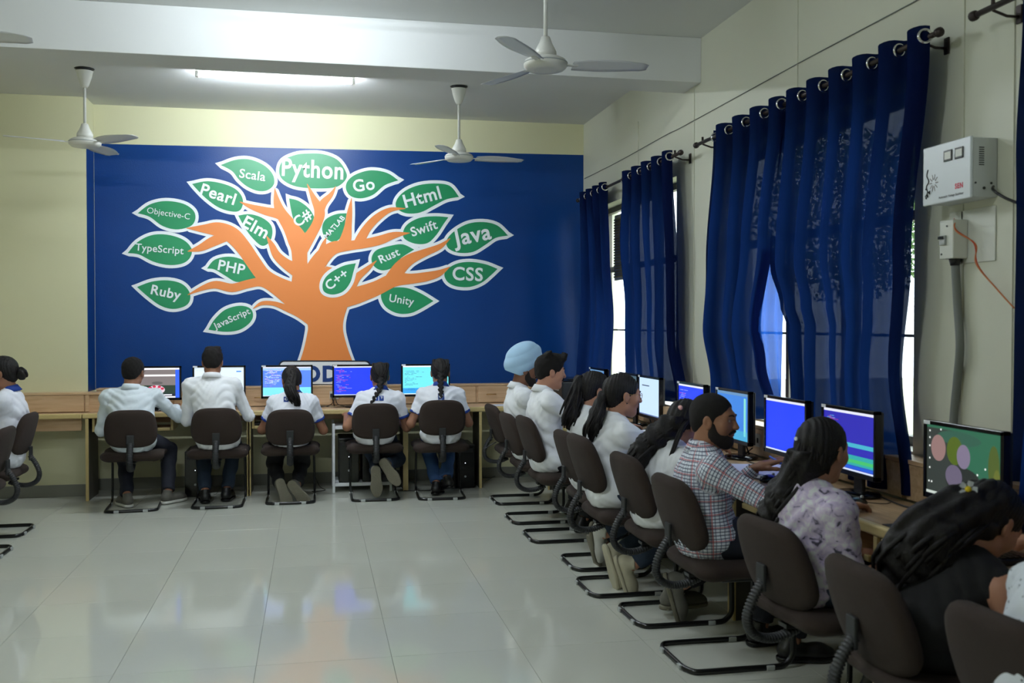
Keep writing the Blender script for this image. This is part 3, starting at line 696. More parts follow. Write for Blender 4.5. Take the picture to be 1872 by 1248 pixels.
# ------------------------------------------------------------------ small desk things
def keyboard(loc, rz, label):
    o = empty('keyboard', loc, rz, label, 'keyboard', 'keyboards')
    box('case', (-.21, -.07, 0), (.21, .07, .018), M_black, o, .004)
    bm = bmesh.new()
    for r_ in range(5):
        for c_ in range(18): add_box(bm, (-.19+c_*.0224, .05-r_*.024, .021), (.018, .019, .006))
    k = link('keys', bm_mesh(bm, 'keys'), o, M_blackg); k['kind'] = 'stuff'
    return o
def mouse(loc, rz, label):
    o = empty('mouse', loc, rz, label, 'mouse', 'computer mice')
    f = Field((-.05, -.08, -.01), (.05, .08, .06), .006); f.ell((0, 0, .006), (.031, .056, .03), .01); f.plane((0, 0, .002), (0, 0, -1)); v, q = f.mesh()
    link('shell', np_mesh('shell', v, q), o, M_blackg); tube('wheel', [(-.004, .03, .034), (.004, .03, .034)], .007, M_clip, o, 8)
    tube('cable', spline([(0, .055, .01), (.01, .09, .004), (.04, .13, .003), (.03, .17, .003)], 5), .002, M_black, o, 5); return o
keyboard((-1.66, 9.13, .6145), 0, 'black keyboard on the tray beside the left column')
keyboard((-.33, 9.1, .6145), 0, 'black keyboard on the tray in front of the ponytailed girl')
keyboard((2.24, 6.6, TOP), -PI/2, 'black keyboard in front of the blank document monitor')
keyboard((2.23, 4.62, TOP), -PI/2, 'black keyboard in front of the plain blue screen')
keyboard((2.2, 3.98, TOP), -PI/2+.15, 'black keyboard with a bright sticker beside the reaching hand')
keyboard((2.2, 2.95, TOP), -PI/2, 'black keyboard by the stooping woman')
mouse((2.17, 4.44, TOP), -PI/2+.3, 'black mouse on the desk edge beside the papers')
mouse((2.25, 3.78, TOP), -PI/2+.3, 'black mouse under the bearded man\'s right hand')
mouse((-1.08, 9.03, TOP), .2, 'black mouse at the hand of the leftmost man')
box_ = box('sticker', (2.15, 4.07, .7735), (2.2, 4.14, .775), mat('bright_sticker', (60, 90, 200), .4)); tag(box_, 'small blue sticker lying on the keyboard by the reaching hand', 'sticker')
# notebook with an open paper on it
nb = empty('notebook', (2.21, 4.66, TOP), .6, 'open white notebook on the desk under the bearded man\'s chin', 'notebook')
box('cover', (-.13, -.18, 0), (.13, .18, .004), mat('notebook_cover', (40, 44, 60), .5), nb)
box('page_block', (-.125, -.175, .0042), (.125, .175, .02), M_paper, nb, .001)
bm = bmesh.new(); n = 10; g = [[bm.verts.new((-.12+.24*i/n, -.17+.34*j/n, .021+.045*math.exp(-((i/n-.55)**2)*9)*(.35+.65*(1-j/n)))) for j in range(n+1)] for i in range(n+1)]
for i in range(n):
    for j in range(n): bm.faces.new((g[i][j], g[i+1][j], g[i+1][j+1], g[i][j+1])).smooth = True
link('raised_page', bm_mesh(bm, 'raised_page'), nb, M_paper)
tag(box('paper_sheet', (1.62, 9.02, TOP), (1.85, 9.2, TOP+.003), M_paper), 'white paper sheets on the worktop left of the turban', 'paper')
tag(box('mouse_pad', (2.13, 3.14, TOP), (2.33, 3.40, TOP+.003), M_black), 'black mouse pad at the desk edge beside the stooping woman', 'mouse pad')
tag(box('wooden_block', (2.36, 6.28, TOP), (2.52, 6.44, TOP+.2), M_woody, None, .003), 'small upright wooden box beside the blank document monitor', 'box')
# black tower standing on the worktop in the far corner
def tower(loc, rz, label, led=True):
    o = empty('computer_tower', loc, rz, label, 'computer', 'computer towers')
    box('case', (-.09, -.20, 0), (.09, .20, .40), M_black, o, .006); f = box('front_panel', (-.088, -.214, .004), (.088, -.2003, .396), M_blackg, o, .004)
    tube('power_button', [(0, -.2145, .11), (0, -.219, .11)], .010, M_clip, f, 12); tube('led', [(0, -.2145, .235), (0, -.217, .235)], .004, glow('white_led', (230, 240, 255), 2), f, 8)
    box('drive_door', (-.07, -.2165, .33), (.07, -.2142, .37), M_black, f, .001)
    return o
tower((-1.02, 9.2, 0), 0, 'black computer tower on the floor between the two men in white shirts')
tower((.31, 9.2, .085), 0, 'black computer tower on the white stand, left one')
tower((.52, 9.2, .085), 0, 'black computer tower on the white stand, right one')
tower((1.37, 9.19, 0), 0, 'black computer tower on the floor right of the girl in jeans')
st = empty('tower_stand', (.43, 9.17, 0), 0, 'white metal computer stand under the mural desk', 'stand')
for x in (-.255, .255):
    for y in (-.19, .19): box('post', (x-.011, y-.011, 0), (x+.011, y+.011, .62), M_ledw, st, .002)
box('lower_shelf', (-.243, -.195, .055), (.243, .195, .0845), M_ledw, st, .002); box('upper_shelf', (-.243, -.195, .57), (.243, .195, .6), M_ledw, st, .002)
pr = empty('desktop_printer', (2.33, 8.72, TOP), -PI/2, 'black boxy printer on the desk in the far right corner', 'printer')
box('body', (-.18, -.15, 0), (.18, .15, .25), M_black, pr, .012); box('scanner_lid', (-.17, -.14, .2505), (.17, .14, .275), M_blackg, pr, .006); box('paper_tray', (-.13, -.2, .03), (.13, -.1505, .05), M_blackg, pr, .003)
box('button_strip', (-.1, -.1525, .16), (.06, -.1503, .2), M_clip, pr)
# white cable clips, cables on desks
def cable(pts, label, r=.0035, m=M_black, name='cable'):
    return tag(tube(name, spline(pts, 6), r, m, None, 6), label, 'cable')
cable([(.19, 9.39, .84), (.18, 9.33, .79), (.12, 9.25, .757), (.0, 9.2, .756), (-.08, 9.3, .756), (-.12, 9.36, .77)], 'black cable looping from the socket below the CODE sign')
cable([(.2, 9.385, .83), (.22, 9.3, .77), (.3, 9.22, .757), (.42, 9.26, .756), (.5, 9.35, .757), (.58, 9.37, .8)], 'black cable running behind the deep blue monitor')
cable([(.02, 9.2, .765), (.2, 9.15, .757), (.32, 9.24, .757), (.45, 9.3, .765), (.6, 9.22, .757)], 'thin black cable lying on the desk between two monitors')
cable([(2.5, 5.32, .8), (2.44, 5.3, .757), (2.36, 5.05, .756), (2.42, 4.9, .757), (2.47, 4.85, .78)], 'black cable from the wall plug behind the notebook')
cable([(2.45, 6.3, .76), (2.36, 6.6, .758), (2.3, 6.75, .757), (2.4, 6.95, .76)], 'black tangled cable behind the keyboard of the blank document monitor')
cable([(2.46, 4.0, .76), (2.42, 3.7, .757), (2.47, 3.5, .76), (2.45, 3.2, .757)], 'black cable lying along the wooden cable box near the nearest monitor')
cable([(1.75, 9.55-.03, .02), (1.6, 9.3, .01), (1.3, 9.0, .006), (1.0, 8.9, .006), (.8, 8.93, .006)], 'black cable on the floor below the mural desk')
cable([(.0, 9.5, .1), (.05, 9.25, .02), (.1, 9.1, .006), (-.02, 9.05, .006)], 'thin black cable on the floor left of the white stand')

# ------------------------------------------------------------------ cantilever office chairs
CH = {}
def chair_meshes():
    # floor loop and legs, one bent oval tube: local +y is the way the sitter faces
    w = .20; zb = .012; r = .045
    half = [(0, -.245, zb), (.13, -.245, zb), (w-.05, -.24, zb), (w-.012, -.222, zb), (w, -.18, zb), (w, .0, zb), (w, .16, zb), (w, .205, .022), (w, .235, .055), (w, .24, .11), (w*.985, .235, .3), (w*.97, .215, .375), (w*.9, .17, .395), (w*.8, .05, .398), (w*.8, -.08, .398)]
    pts = [(-x, y, z) for x, y, z in half[::-1]][:-1]+half; P = spline(pts, 3)
    bm = bmesh.new(); add_tube(bm, P, .0125, 8, flat=(1.1, .8)); bmesh.ops.recalc_face_normals(bm, faces=bm.faces); CH['frame'] = bm_mesh(bm, 'frame')
    bm = bmesh.new(); add_box(bm, (0, 0, 0), (.038, .030, .022), .003); CH['glide'] = bm_mesh(bm, 'glide')
    f = Field((-.26, -.26, .36), (.26, .30, .54), .0095)
    f.cone((-.16, -.13, .44), (.16, -.13, .44), .075, .075, .03, flat=((0, 0, 1), .52)); f.cone((-.165, .15, .445), (.165, .15, .445), .075, .075, .03, flat=((0, 0, 1), .5))
    f.cone((-.17, -.12, .44), (-.17, .16, .445), .065, .065, .05, flat=((0, 0, 1), .55)); f.cone((.17, -.12, .44), (.17, .16, .445), .065, .065, .05, flat=((0, 0, 1), .55)); f.ell((0, .01, .44), (.20, .2, .036), .05)
    v, q = f.mesh(); CH['seat'] = np_mesh('seat', v, q)
    bm = bmesh.new(); add_box(bm, (0, .0, .4), (.3, .24, .01), .002); add_box(bm, (0, -.06, .388), (.06, .24, .016), .002); CH['seat_plate'] = bm_mesh(bm, 'seat_plate')
    # backrest: superellipse shield, slightly dished
    n = 26; m = 9; rows = []; bm = bmesh.new(); hw, hh, th = .203, .155, .024
    ringn = 44; rings = []
    for s_, yy in ((.0, -.02), (.55, -.0205), (.86, -.019), (.96, -.014), (1.0, -.003), (1.0, .006), (.965, .016), (.86, .021), (.5, .022), (.0, .022)):
        if s_ == 0: rings.append([bm.verts.new((0, yy, 0))]); continue
        R_ = []
        for k in range(ringn):
            a = 2*PI*k/ringn; ca, sa = math.cos(a), math.sin(a); e = 2/3.7
            x = math.copysign(abs(ca)**e, ca)*hw*s_; z = math.copysign(abs(sa)**e, sa)*hh*s_
            x *= 1-.10*(z/hh) if z > 0 else 1-.02*(z/hh)**2
            R_.append(bm.verts.new((x, yy+.55*x*x+.2*z*z, z)))
        rings.append(R_)
    for a, b in zip(rings[:-1], rings[1:]):
        for k in range(ringn):
            k2 = (k+1) % ringn
            if len(a) == 1: bm.faces.new((a[0], b[k2], b[k]))
            elif len(b) == 1: bm.faces.new((a[k], a[k2], b[0]))
            else: bm.faces.new((a[k], a[k2], b[k2], b[k]))
    bmesh.ops.recalc_face_normals(bm, faces=bm.faces); CH['backrest'] = bm_mesh(bm, 'backrest', True)
    # ribbed rubber bellows over the back bar
    P = spline([(0, -.262, .56), (0, -.30, .50), (0, -.325, .43), (0, -.31, .375), (0, -.26, .345), (0, -.19, .345), (0, -.12, .37)], 9)
    P = spline(P, 2); rr = [.024 if i % 3 else .0175 for i in range(len(P))]
    bm = bmesh.new(); add_tube(bm, P, rr, 12, flat=(.75, 1.15)); bmesh.ops.recalc_face_normals(bm, faces=bm.faces); CH['bellows'] = bm_mesh(bm, 'bellows')
    bm = bmesh.new(); add_box(bm, (0, -.268, .575), (.06, .014, .10), .004); CH['back_bracket'] = bm_mesh(bm, 'back_bracket')
chair_meshes()
MT = dict(frame=M_metal, glide=M_clip, seat=M_fab, seat_plate=M_metal, backrest=M_fab, bellows=M_rub, back_bracket=M_rub)
for k, m in MT.items(): CH[k].materials.append(m)
def chair(x, y, rz, label, group, bz=.675, tilt=.13, bdx=0, sc=1, yaw=0):
    o = empty('office_chair', (x, y, 0), rz, label, 'chair', group)
    for n in ('frame', 'seat', 'seat_plate', 'bellows', 'back_bracket'): link(n, CH[n], o)
    for gx, gy in ((-.11, -.247), (.11, -.247), (-.2, .13), (.2, .13)):
        g = link('glide', CH['glide'], o, loc=(gx, gy, .0115), rot=(0, 0, 0 if gy < 0 else PI/2))
    b = link('backrest', CH['backrest'], o, loc=(0, -.245-(bz-.675)*.2, bz), rot=(tilt, 0, yaw)); b.scale = (sc, sc*1.25, sc); return o
RB = [(-1.46, 8.35, 0.06, .672), (-.785, 8.38, 0, .675), (-.195, 8.46, 0, .647), (.52, 8.46, 0, .686), (1.095, 8.41, -.04, .71)]
gl = 'chairs along the mural wall'
CL = ['brown padded chair of the leftmost man, by the column', 'brown padded chair of the second man, before the pale screen', 'brown padded chair of the girl with the loose ponytail, lowest backrest',
      'brown padded chair of the girl whose soles point down', 'brown padded chair of the girl in blue jeans, rightmost along the mural wall']
for (x, yr, rz, bz), lab in zip(RB, CL): chair(x, yr+.245, rz, lab, gl, bz)
CR = [(1.505, 8.26), (1.48, 7.45), (1.485, 6.80), (1.565, 6.0), (1.51, 5.42), (1.59, 4.85), (1.585, 4.19), (1.66, 3.42), (1.64, 2.72), (1.66, 2.12)]
RL = ['empty brown chair farthest in the window row, behind the turbaned student', 'brown chair of the turbaned student', 'brown chair of the young man with quiffed hair', 'brown chair of the woman with the long ponytail beside the young man',
      'brown chair of the girl in glasses', 'brown chair of the long-haired woman behind the bearded man', 'brown chair of the bearded man in the checked shirt', 'brown chair of the girl in the floral blouse',
      'brown chair behind the stooping woman in black', 'nearest brown chair, cut by the right edge of the picture']
RZ = [-PI/2]*10; RZ[7] = -PI/2+.05; RZ[8] = -PI/2-.08
BZ = [.66, .66, .695, .675, .715, .68, .665, .62, .62, .64]
for (x, y), lab, rz, bz in zip(CR, RL, RZ, BZ): chair(x+.245, y, rz, lab, 'chairs along the window desk', bz+.008, sc=1.10, yaw=.05, tilt=.31)
chair(-2.05-.245+.0, 7.73, PI/2, 'brown chair of the girl with the hair bun, by the left edge', 'chairs at the left wall', .72, tilt=.26)
chair(-2.0-.245, 7.0, PI/2, 'brown chair cut by the left edge, in front of the bun girl\'s chair', 'chairs at the left wall', .69, tilt=.26)
# loose hose hanging from the empty far chair
cable([(1.50, 8.1, .53), (1.40, 8.1, .47), (1.40, 8.1, .40), (1.46, 8.1, .36)], 'thin black cord looping below the empty far chair', .004)

# ================================================================== CURTAINS, RODS, WALL FITTINGS
RX, RZ_ = 2.537, 2.723
def edge(pts, z):          # pts: (z, y) from the top down
    if z >= pts[0][0]: return pts[0][1]
    for (z0, y0), (z1, y1) in zip(pts[:-1], pts[1:]):
        if z <= z0 and z >= z1: t = (z0-z)/(z0-z1); t = t*t*(3-2*t); return y0+(y1-y0)*t
    return pts[-1][1]
def curtain(label, far, near, nf, zb, seed, flap=None, xo=0, amp=.055):
    """far / near: edge position (z, y) lists; nf: pleat count"""
    r = random.Random(seed); o = empty('curtain', (RX, (far[0][1]+near[0][1])/2, RZ_), 0, label, 'curtain', 'navy eyelet curtains'); oy_ = o.location.y
    nu, nv = nf*14, 46; zt = RZ_+.045; ph = [r.uniform(-.5, .5) for _ in range(6)]; bm = bmesh.new(); g = []
    def P(u, z):
        dn = (zt-z)/(zt-zb); yf, yn = edge(far, z), edge(near, z)
        uu = u+.018*math.sin(5*u+ph[0]+3*dn)*dn
        y = yf+(yn-yf)*uu; th = PI*2*nf*u+.9*dn*math.sin(4*u*PI+ph[1]); a = amp*(1-.35*dn)*(1+.35*dn*math.sin(9*u+ph[2]))
        x = a*math.sin(th)+.018*dn*math.sin(13*u+ph[3]+2*dn)+.02*math.sin(PI*dn)*math.sin(3*u+ph[4]) + xo*dn
        y += .035*(1-.5*dn)*math.sin(2*th)*.6
        return Vector((x, y-oy_, z-RZ_))
    for i in range(nu+1):
        g.append([bm.verts.new(P(i/nu, zt+(zb-zt)*j/nv)) for j in range(nv+1)])
    for i in range(nu):
        for j in range(nv): bm.faces.new((g[i][j], g[i+1][j], g[i+1][j+1], g[i][j+1])).smooth = True
    link('cloth', bm_mesh(bm, 'cloth'), o, M_cur)
    for k in range(2*nf+1):
        u = k/(2*nf); u = min(max(u, .012), .988)
        p = P(u, RZ_); a = P(max(u-.004, 0), RZ_); b = P(min(u+.004, 1), RZ_); t = (b-a).normalized(); n = Vector((-t.y, t.x, 0))
        bm = bmesh.new(); add_tube(bm, [n*(.006*(-1)**0)+Vector((0, 0, 0)) for _ in range(0)] or [t*(.027*math.cos(q*PI/10))+Vector((0, 0, .027*math.sin(q*PI/10))) for q in range(21)], .0065, 6)
        e = link('eyelet', bm_mesh(bm, 'eyelet'), o, M_chrome); e.location = p
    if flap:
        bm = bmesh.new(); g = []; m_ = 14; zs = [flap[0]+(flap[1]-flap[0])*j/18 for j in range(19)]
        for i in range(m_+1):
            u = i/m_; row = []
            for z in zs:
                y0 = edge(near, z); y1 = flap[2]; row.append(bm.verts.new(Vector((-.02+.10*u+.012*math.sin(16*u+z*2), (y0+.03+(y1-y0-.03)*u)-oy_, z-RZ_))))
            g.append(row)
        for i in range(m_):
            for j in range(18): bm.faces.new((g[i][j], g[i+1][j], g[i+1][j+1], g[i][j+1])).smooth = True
        link('turned_back_edge', bm_mesh(bm, 'turned_back_edge'), o, M_cur_lit)
    return o
curtain('navy curtain touching the far corner of the mural wall', [(2.7, 9.22), (1.8, 9.24), (1.0, 9.32)], [(2.7, 8.36), (2.1, 8.30), (1.6, 8.22), (1.0, 8.33)], 4, .98, 1)
curtain('navy curtain at the near side of the far window', [(2.7, 7.92), (2.2, 8.02), (1.6, 7.9), (1.0, 7.84)], [(2.7, 6.74), (2.0, 6.66), (1.4, 6.68), (.97, 6.52)], 5, .96, 2)
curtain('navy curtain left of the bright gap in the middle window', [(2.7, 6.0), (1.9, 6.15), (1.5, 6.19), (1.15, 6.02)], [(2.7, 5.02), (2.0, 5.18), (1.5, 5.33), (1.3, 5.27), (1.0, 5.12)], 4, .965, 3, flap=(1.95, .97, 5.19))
curtain('navy curtain right of the bright gap, hanging down to the worktop', [(2.7, 5.04), (1.85, 5.18), (1.62, 5.06), (1.5, 4.98), (1.1, 4.95)], [(2.7, 3.72), (1.8, 3.86), (1.3, 3.93), (.8, 3.84)], 6, .775, 4)
curtain('nearest navy curtain, cut by the right edge of the picture', [(2.7, 3.17), (2.1, 3.22), (1.4, 3.24), (.8, 3.24)], [(2.7, 1.6), (1.4, 1.55), (.8, 1.6)], 6, .775, 5)
M_rod = mat('bronze_rod', (58, 50, 48), .4, metal=.6)
def rod(y0, y1, label):
    o = empty('curtain_rod', (RX, (y0+y1)/2, RZ_), 0, label, 'curtain rod', 'curtain rods'); h = (y1-y0)/2
    tube('rod', [(0, -h, 0), (0, h, 0)], .012, M_rod, o, 12)
    for s in (-1, 1):
        lathe_pts = [(0, s*h, 0), (0, s*(h+.012), 0), (0, s*(h+.03), 0), (0, s*(h+.045), 0)]
        bm = bmesh.new(); add_tube(bm, lathe_pts, [.014, .02, .02, .008], 12); bmesh.ops.recalc_face_normals(bm, faces=bm.faces); link('finial', bm_mesh(bm, 'finial'), o, M_rod)
        bm = bmesh.new(); add_tube(bm, [(0, s*(h-.09), -.012), (.06, s*(h-.09), -.03), (.118, s*(h-.09), -.03)], .006, 6); add_tube(bm, [(0, s*(h-.09), 0), (0, s*(h-.09), .035)], .008, 6); add_box(bm, (.114, s*(h-.09), -.02), (.008, .03, .07), .001)
        bmesh.ops.recalc_face_normals(bm, faces=bm.faces); link('bracket', bm_mesh(bm, 'bracket'), o, M_rod)
rod(6.60, 9.3, 'dark curtain rod over the far window'); rod(3.68, 6.27, 'dark curtain rod over the middle window'); rod(1.3, 3.42, 'dark curtain rod over the nearest curtain, top right corner')

# voltage stabilizer: front panel faces the room
sb = empty('voltage_stabilizer', (XR, 3.60, 2.02), -PI/2, 'white voltage stabilizer box on the wall with two meters', 'voltage stabilizer')
# local: x along wall toward the camera, y = toward the wall, z up
WD, HT, DP = .30, .235, .125
sbx = box('case', (-WD/2, -DP+.012, 0), (WD/2, -.001, HT), mat('grey_white_case', (196, 200, 198), .45), sb, .004)
fp = box('front_panel', (-WD/2-.004, -DP, -.004), (WD/2+.004, -DP+.0115, HT+.004), mat('white_front', (216, 222, 226), .35), sb, .004)
for x in (.015, .085):
    mt = box('meter', (x-.027, -DP-.004, .160), (x+.027, -DP+.0, .205), M_blackg, sb, .002); box('dial', (x-.018, -DP-.0052, .168), (x+.021, -DP-.0041, .197), M_off, mt)
def deco(pts, r, m, lab='ornament'):
    return tube(lab, [(x, -DP-.0006, z) for x, z in pts], r, m, fp, 5)
dk = mat('dark_ornament', (40, 44, 44), .5); gy = mat('grey_ornament', (168, 160, 160), .5)
deco(spline3 := [tuple(v[:2]) for v in spline([(-.135, .035, 0), (-.12, .05, 0), (-.128, .075, 0), (-.112, .095, 0), (-.126, .12, 0), (-.118, .145, 0)], 5)], .0028, dk)
for x, z, r_ in ((-.118, .035, .007), (-.105, .048, .009), (-.128, .028, .006), (-.13, .065, .005)): deco([(x, z), (x+.001, z)], r_, dk)
for k in range(10):
    a = 2*PI*k/10; deco([(-.08+.012*math.cos(a), .085+.014*math.sin(a)), (-.08+.03*math.cos(a), .085+.036*math.sin(a))], .0016, gy)
me = text_mesh('SEN', .04, width=.05, height=.022); t = link('red_lettering', me, fp, mat('red_print', (214, 40, 70), .4)); t.location = (.085, -DP-.0012, .052); t.rotation_euler = (PI/2, 0, 0)
me = text_mesh('Automatic Voltage Stabilizer', .02, width=.16); t = link('lettering', me, fp, dk); t.location = (.035, -DP-.0012, .018); t.rotation_euler = (PI/2, 0, 0)
for k in range(9): box('vent_slot', (WD/2-.0005, -.085, .125+k*.0085), (WD/2+.0008, -.062, .129+k*.0085), dk, sbx)
for y, z, r_ in ((-.10, .055, .004), (-.03, .055, .005), (-.062, .035, .006)): tube('screw', [(WD/2, y, z), (WD/2+.003, y, z)], r_, dk, sbx, 8)
cable([(2.63, 3.44, 2.06), (2.60, 3.40, 2.04), (2.60, 3.33, 2.0), (2.63, 3.25, 1.96)], 'black cord leaving the side of the voltage stabilizer', .006)
sw = empty('switch_box', (XR, 3.655, 1.79), -PI/2, 'white breaker switch box below the voltage stabilizer', 'switch box')
box('wall_plate', (-.09, -.006, -.02), (.20, -.0005, .20), M_off, sw, .002)
sc_ = box('cover', (-.055, -.075, 0), (.035, -.0065, .16), M_off, sw, .004)
brk = box('breaker', (-.045, -.085, .058), (-.008, -.0755, .098), M_clip, sc_, .002); box('lever', (-.045, -.092, .082), (-.014, -.0852, .094), M_blackg, brk, .001)
for x, z in ((-.04, .02), (-.005, .135)): tube('screw', [(x, -.075, z), (x, -.078, z)], .004, dk, sc_, 8)
tag(tube('conduit_pipe', spline([(2.62, 3.66, 1.785), (2.63, 3.655, 1.6), (2.625, 3.63, 1.43), (2.635, 3.66, 1.28), (2.63, 3.675, 1.1), (2.63, 3.67, .94)], 5), .017, M_pvc, None, 10), 'bent grey conduit pipe running down from the switch box', 'pipe')
tag(tube('socket_coupler', [(2.62, 3.66, 1.80), (2.62, 3.66, 1.762)], [.028, .018], M_black, None, 12), 'black coupler at the top end of the grey conduit pipe', 'coupler')
cable([(2.60, 3.63, 1.95), (2.58, 3.60, 1.90), (2.62, 3.53, 1.84), (2.60, 3.50, 1.76), (2.63, 3.42, 1.66), (2.64, 3.33, 1.58)], 'orange wire hanging loose beside the switch box', .003, M_orgw, 'wire')
cable([(2.60, 3.64, 1.955), (2.585, 3.605, 1.905), (2.615, 3.535, 1.845), (2.605, 3.495, 1.755), (2.635, 3.42, 1.655)], 'thin red wire twisted along the loose orange wire', .002, M_red, 'wire')
cable([(2.652, 9.5, 2.965), (2.652, 8.4, 2.955), (2.652, 7.2, 2.965), (2.652, 6.8, 2.96), (2.652, 5.1, 2.969), (2.652, 4.0, 2.966), (2.652, 2.2, 2.97)], 'thin grey cable stapled along the right wall above the rods', .003, M_pvc)
for yy in (6.62, 5.1, 3.66, 3.36, 7.85):
    tag(box('trim_4', (XR-.006, yy-.004, 2.8 if yy in (5.1, 7.85) else 1.0), (XR, yy+.004, 3.2 if yy > 7 else ZC-.01), M_wall_lit), kind='structure')

# ------------------------------------------------------------------ ceiling fans
def blade_mesh():
    bm = bmesh.new(); g = []
    for i in range(13):
        u = i/12; y = .15+.42*u; w = .05+.022*math.sin(PI*min(u*1.15, 1)); tw = .24-.14*u; off = .01*math.sin(PI*u)
        if i == 12: w *= .55
        row = []
        for s, zz in ((-1, 0), (-.5, .006), (.5, .006), (1, 0), (.5, -.001+.004), (-.5, -.001+.004)):
            x = s*w+off+(.018*u if s > 0 else 0); row.append(bm.verts.new((x, y, zz+x*tw)))
        g.append(row)
    for a, b in zip(g[:-1], g[1:]):
        for k in range(6): bm.faces.new((a[k], a[(k+1) % 6], b[(k+1) % 6], b[k])).smooth = True
    bm.faces.new(g[0][::-1]); bm.faces.new(g[-1]); bmesh.ops.recalc_face_normals(bm, faces=bm.faces); return bm_mesh(bm, 'blade')
BLM = blade_mesh(); BLM.materials.append(M_fanb)
bm = bmesh.new(); add_box(bm, (0, .13, 0), (.03, .10, .006), .002); ARM = bm_mesh(bm, 'blade_arm'); ARM.materials.append(M_fanw)
def fan(x, y, zh, angs, label):
    o = empty('ceiling_fan', (x, y, zh), 0, label, 'ceiling fan', 'ceiling fans'); top = ZC-zh
    tube('rod', [(0, 0, .12), (0, 0, top-.05)], .011, M_fanw, o, 12)
    lathe('canopy', [(.02, top-.15), (.032, top-.13), (.052, top-.07), (.062, top-.025), (.066, top-.02)], M_fanw, o, 24)
    lathe('mount_ring', [(.05, top-.02), (.075, top-.002)], M_black, o, 20)
    lathe('motor', [(.06, -.03), (.10, -.028), (.118, -.012), (.120, .008), (.112, .022), (.09, .034), (.064, .04)], M_fanw, o, 32)
    lathe('motor_band', [(.1195, .004), (.1215, .006), (.1215, .009), (.1195, .011)], M_clip, o, 32)
    lathe('motor_hood', [(.06, .0405), (.060, .07), (.05, .09), (.036, .115), (.024, .15), (.015, .152)], M_fanw, o, 24)
    for a in angs:
        e = link('blade', BLM, o, rot=(0, 0, math.radians(a)-PI/2)); e2 = link('blade_arm', ARM, o, rot=(0, 0, math.radians(a)-PI/2))
fan(-1.745, 8.23, 2.93, (200, 320, 80), 'ceiling fan at the upper left, its rod fully visible')
fan(1.205, 8.23, 2.915, (8, 128, 248), 'ceiling fan in front of the mural\'s top right')
fan(1.245, 5.25, 2.93, (356, 116, 236), 'largest, nearest ceiling fan, in front of the beam')
fan(-1.93, 5.22, 2.93, (10, 130, 250), 'ceiling fan at the left edge, only a blade tip in the picture')

# ================================================================== PEOPLE
def v3(*a): return np.array(a, 'f')
def make_head(female):
    f = Field((-.11, -.13, -.20), (.11, .15, .14), .004); j = .92 if female else 1
    f.ell((0, -.014, .032), (.074, .094, .082), .02); f.ell((0, .026, -.03), (.060*j, .066, .078), .04)
    f.cone((-.042*j, .01, -.068), (0, .062, -.094), .022, .022*j, .03); f.cone((.042*j, .01, -.068), (0, .062, -.094), .022, .022*j, .03)
    for s in (-1, 1):
        f.cone((s*.012, .084, .026), (s*.042, .070, .028), .011, .010, .02)              # brow ridge
        f.ell((s*.040, .058, -.022), (.024, .024, .026), .03)                             # cheek
        f.ell((s*.031, .096, .008), (.017, .016, .011), .012, '-')                        # eye socket
        f.cone((s*.018, .0825, -.0005), (s*.044, .073, -.0005), .0045, .004, .006)          # lids
        f.cone((s*.017, .0845, .0165), (s*.045, .075, .0155), .0055, .0045, .006)
        f.ell((s*.077, -.004, -.008), (.009, .021, .032), .006, R=rotm(.15, 0, s*.28)); f.ell((s*.087, .003, -.004), (.007, .012, .019), .006, '-')
    f.cone((0, .088, .014), (0, .108, -.022), .0075, .0105, .014); f.ell((0, .101, -.026), (.016, .011, .008), .01)
    f.ell((0, .089, -.049), (.023, .010, .0055), .006); f.ell((0, .087, -.0595), (.020, .010, .0065), .006); f.ell((0, .101, -.054), (.026, .008, .0018), .003, '-')
    f.cone((0, -.022, -.06), (0, -.045, -.19), .052 if female else .058, .054 if female else .062, .03)
    v, q = f.mesh(); c = v[q].mean(1)
    mi = ((np.abs(c[:, 0]) < .024) & (c[:, 1] > .078) & (c[:, 2] > -.066) & (c[:, 2] < -.044)).astype('i'); return v, q, mi
HEAD = {0: make_head(False), 1: make_head(True)}
def make_hand():
    f = Field((-.075, -.045, -.085), (.085, .2, .04), .0036)
    f.cone((0, -.03, 0), (0, .02, 0), .026, .028, .02, flat=((0, 0, 1), .75)); f.cone((-.016, .02, 0), (-.02, .08, 0), .024, .022, .02, flat=((0, 0, 1), .6)); f.cone((.016, .02, 0), (.02, .08, 0), .024, .02, .02, flat=((0, 0, 1), .6))
    for x, L, sp, c in ((-.032, .062, -.10, .5), (-.011, .078, -.03, .42), (.011, .083, .03, .38), (.031, .074, .09, .34)):
        p = v3(x, .086, .002); a = -.18
        for k, (l, r0, r1) in enumerate(((.45, .0092, .0085), (.32, .0085, .0078), (.25, .0076, .0062))):
            d = v3(sp*math.cos(a), math.cos(a), math.sin(a)); n = p+d*L*l; f.cone(p, n, r0, r1, .004); p = n; a -= c
    p0, p1, p2, p3 = v3(.024, .018, -.006), v3(.048, .048, -.014), v3(.058, .076, -.024), v3(.056, .098, -.034)
    f.cone(p0, p1, .015, .0115, .012); f.cone(p1, p2, .0108, .0095, .005); f.cone(p2, p3, .0092, .007, .004)
    return f.mesh()
HAND = make_hand()       # left hand: palm down, thumb on +x
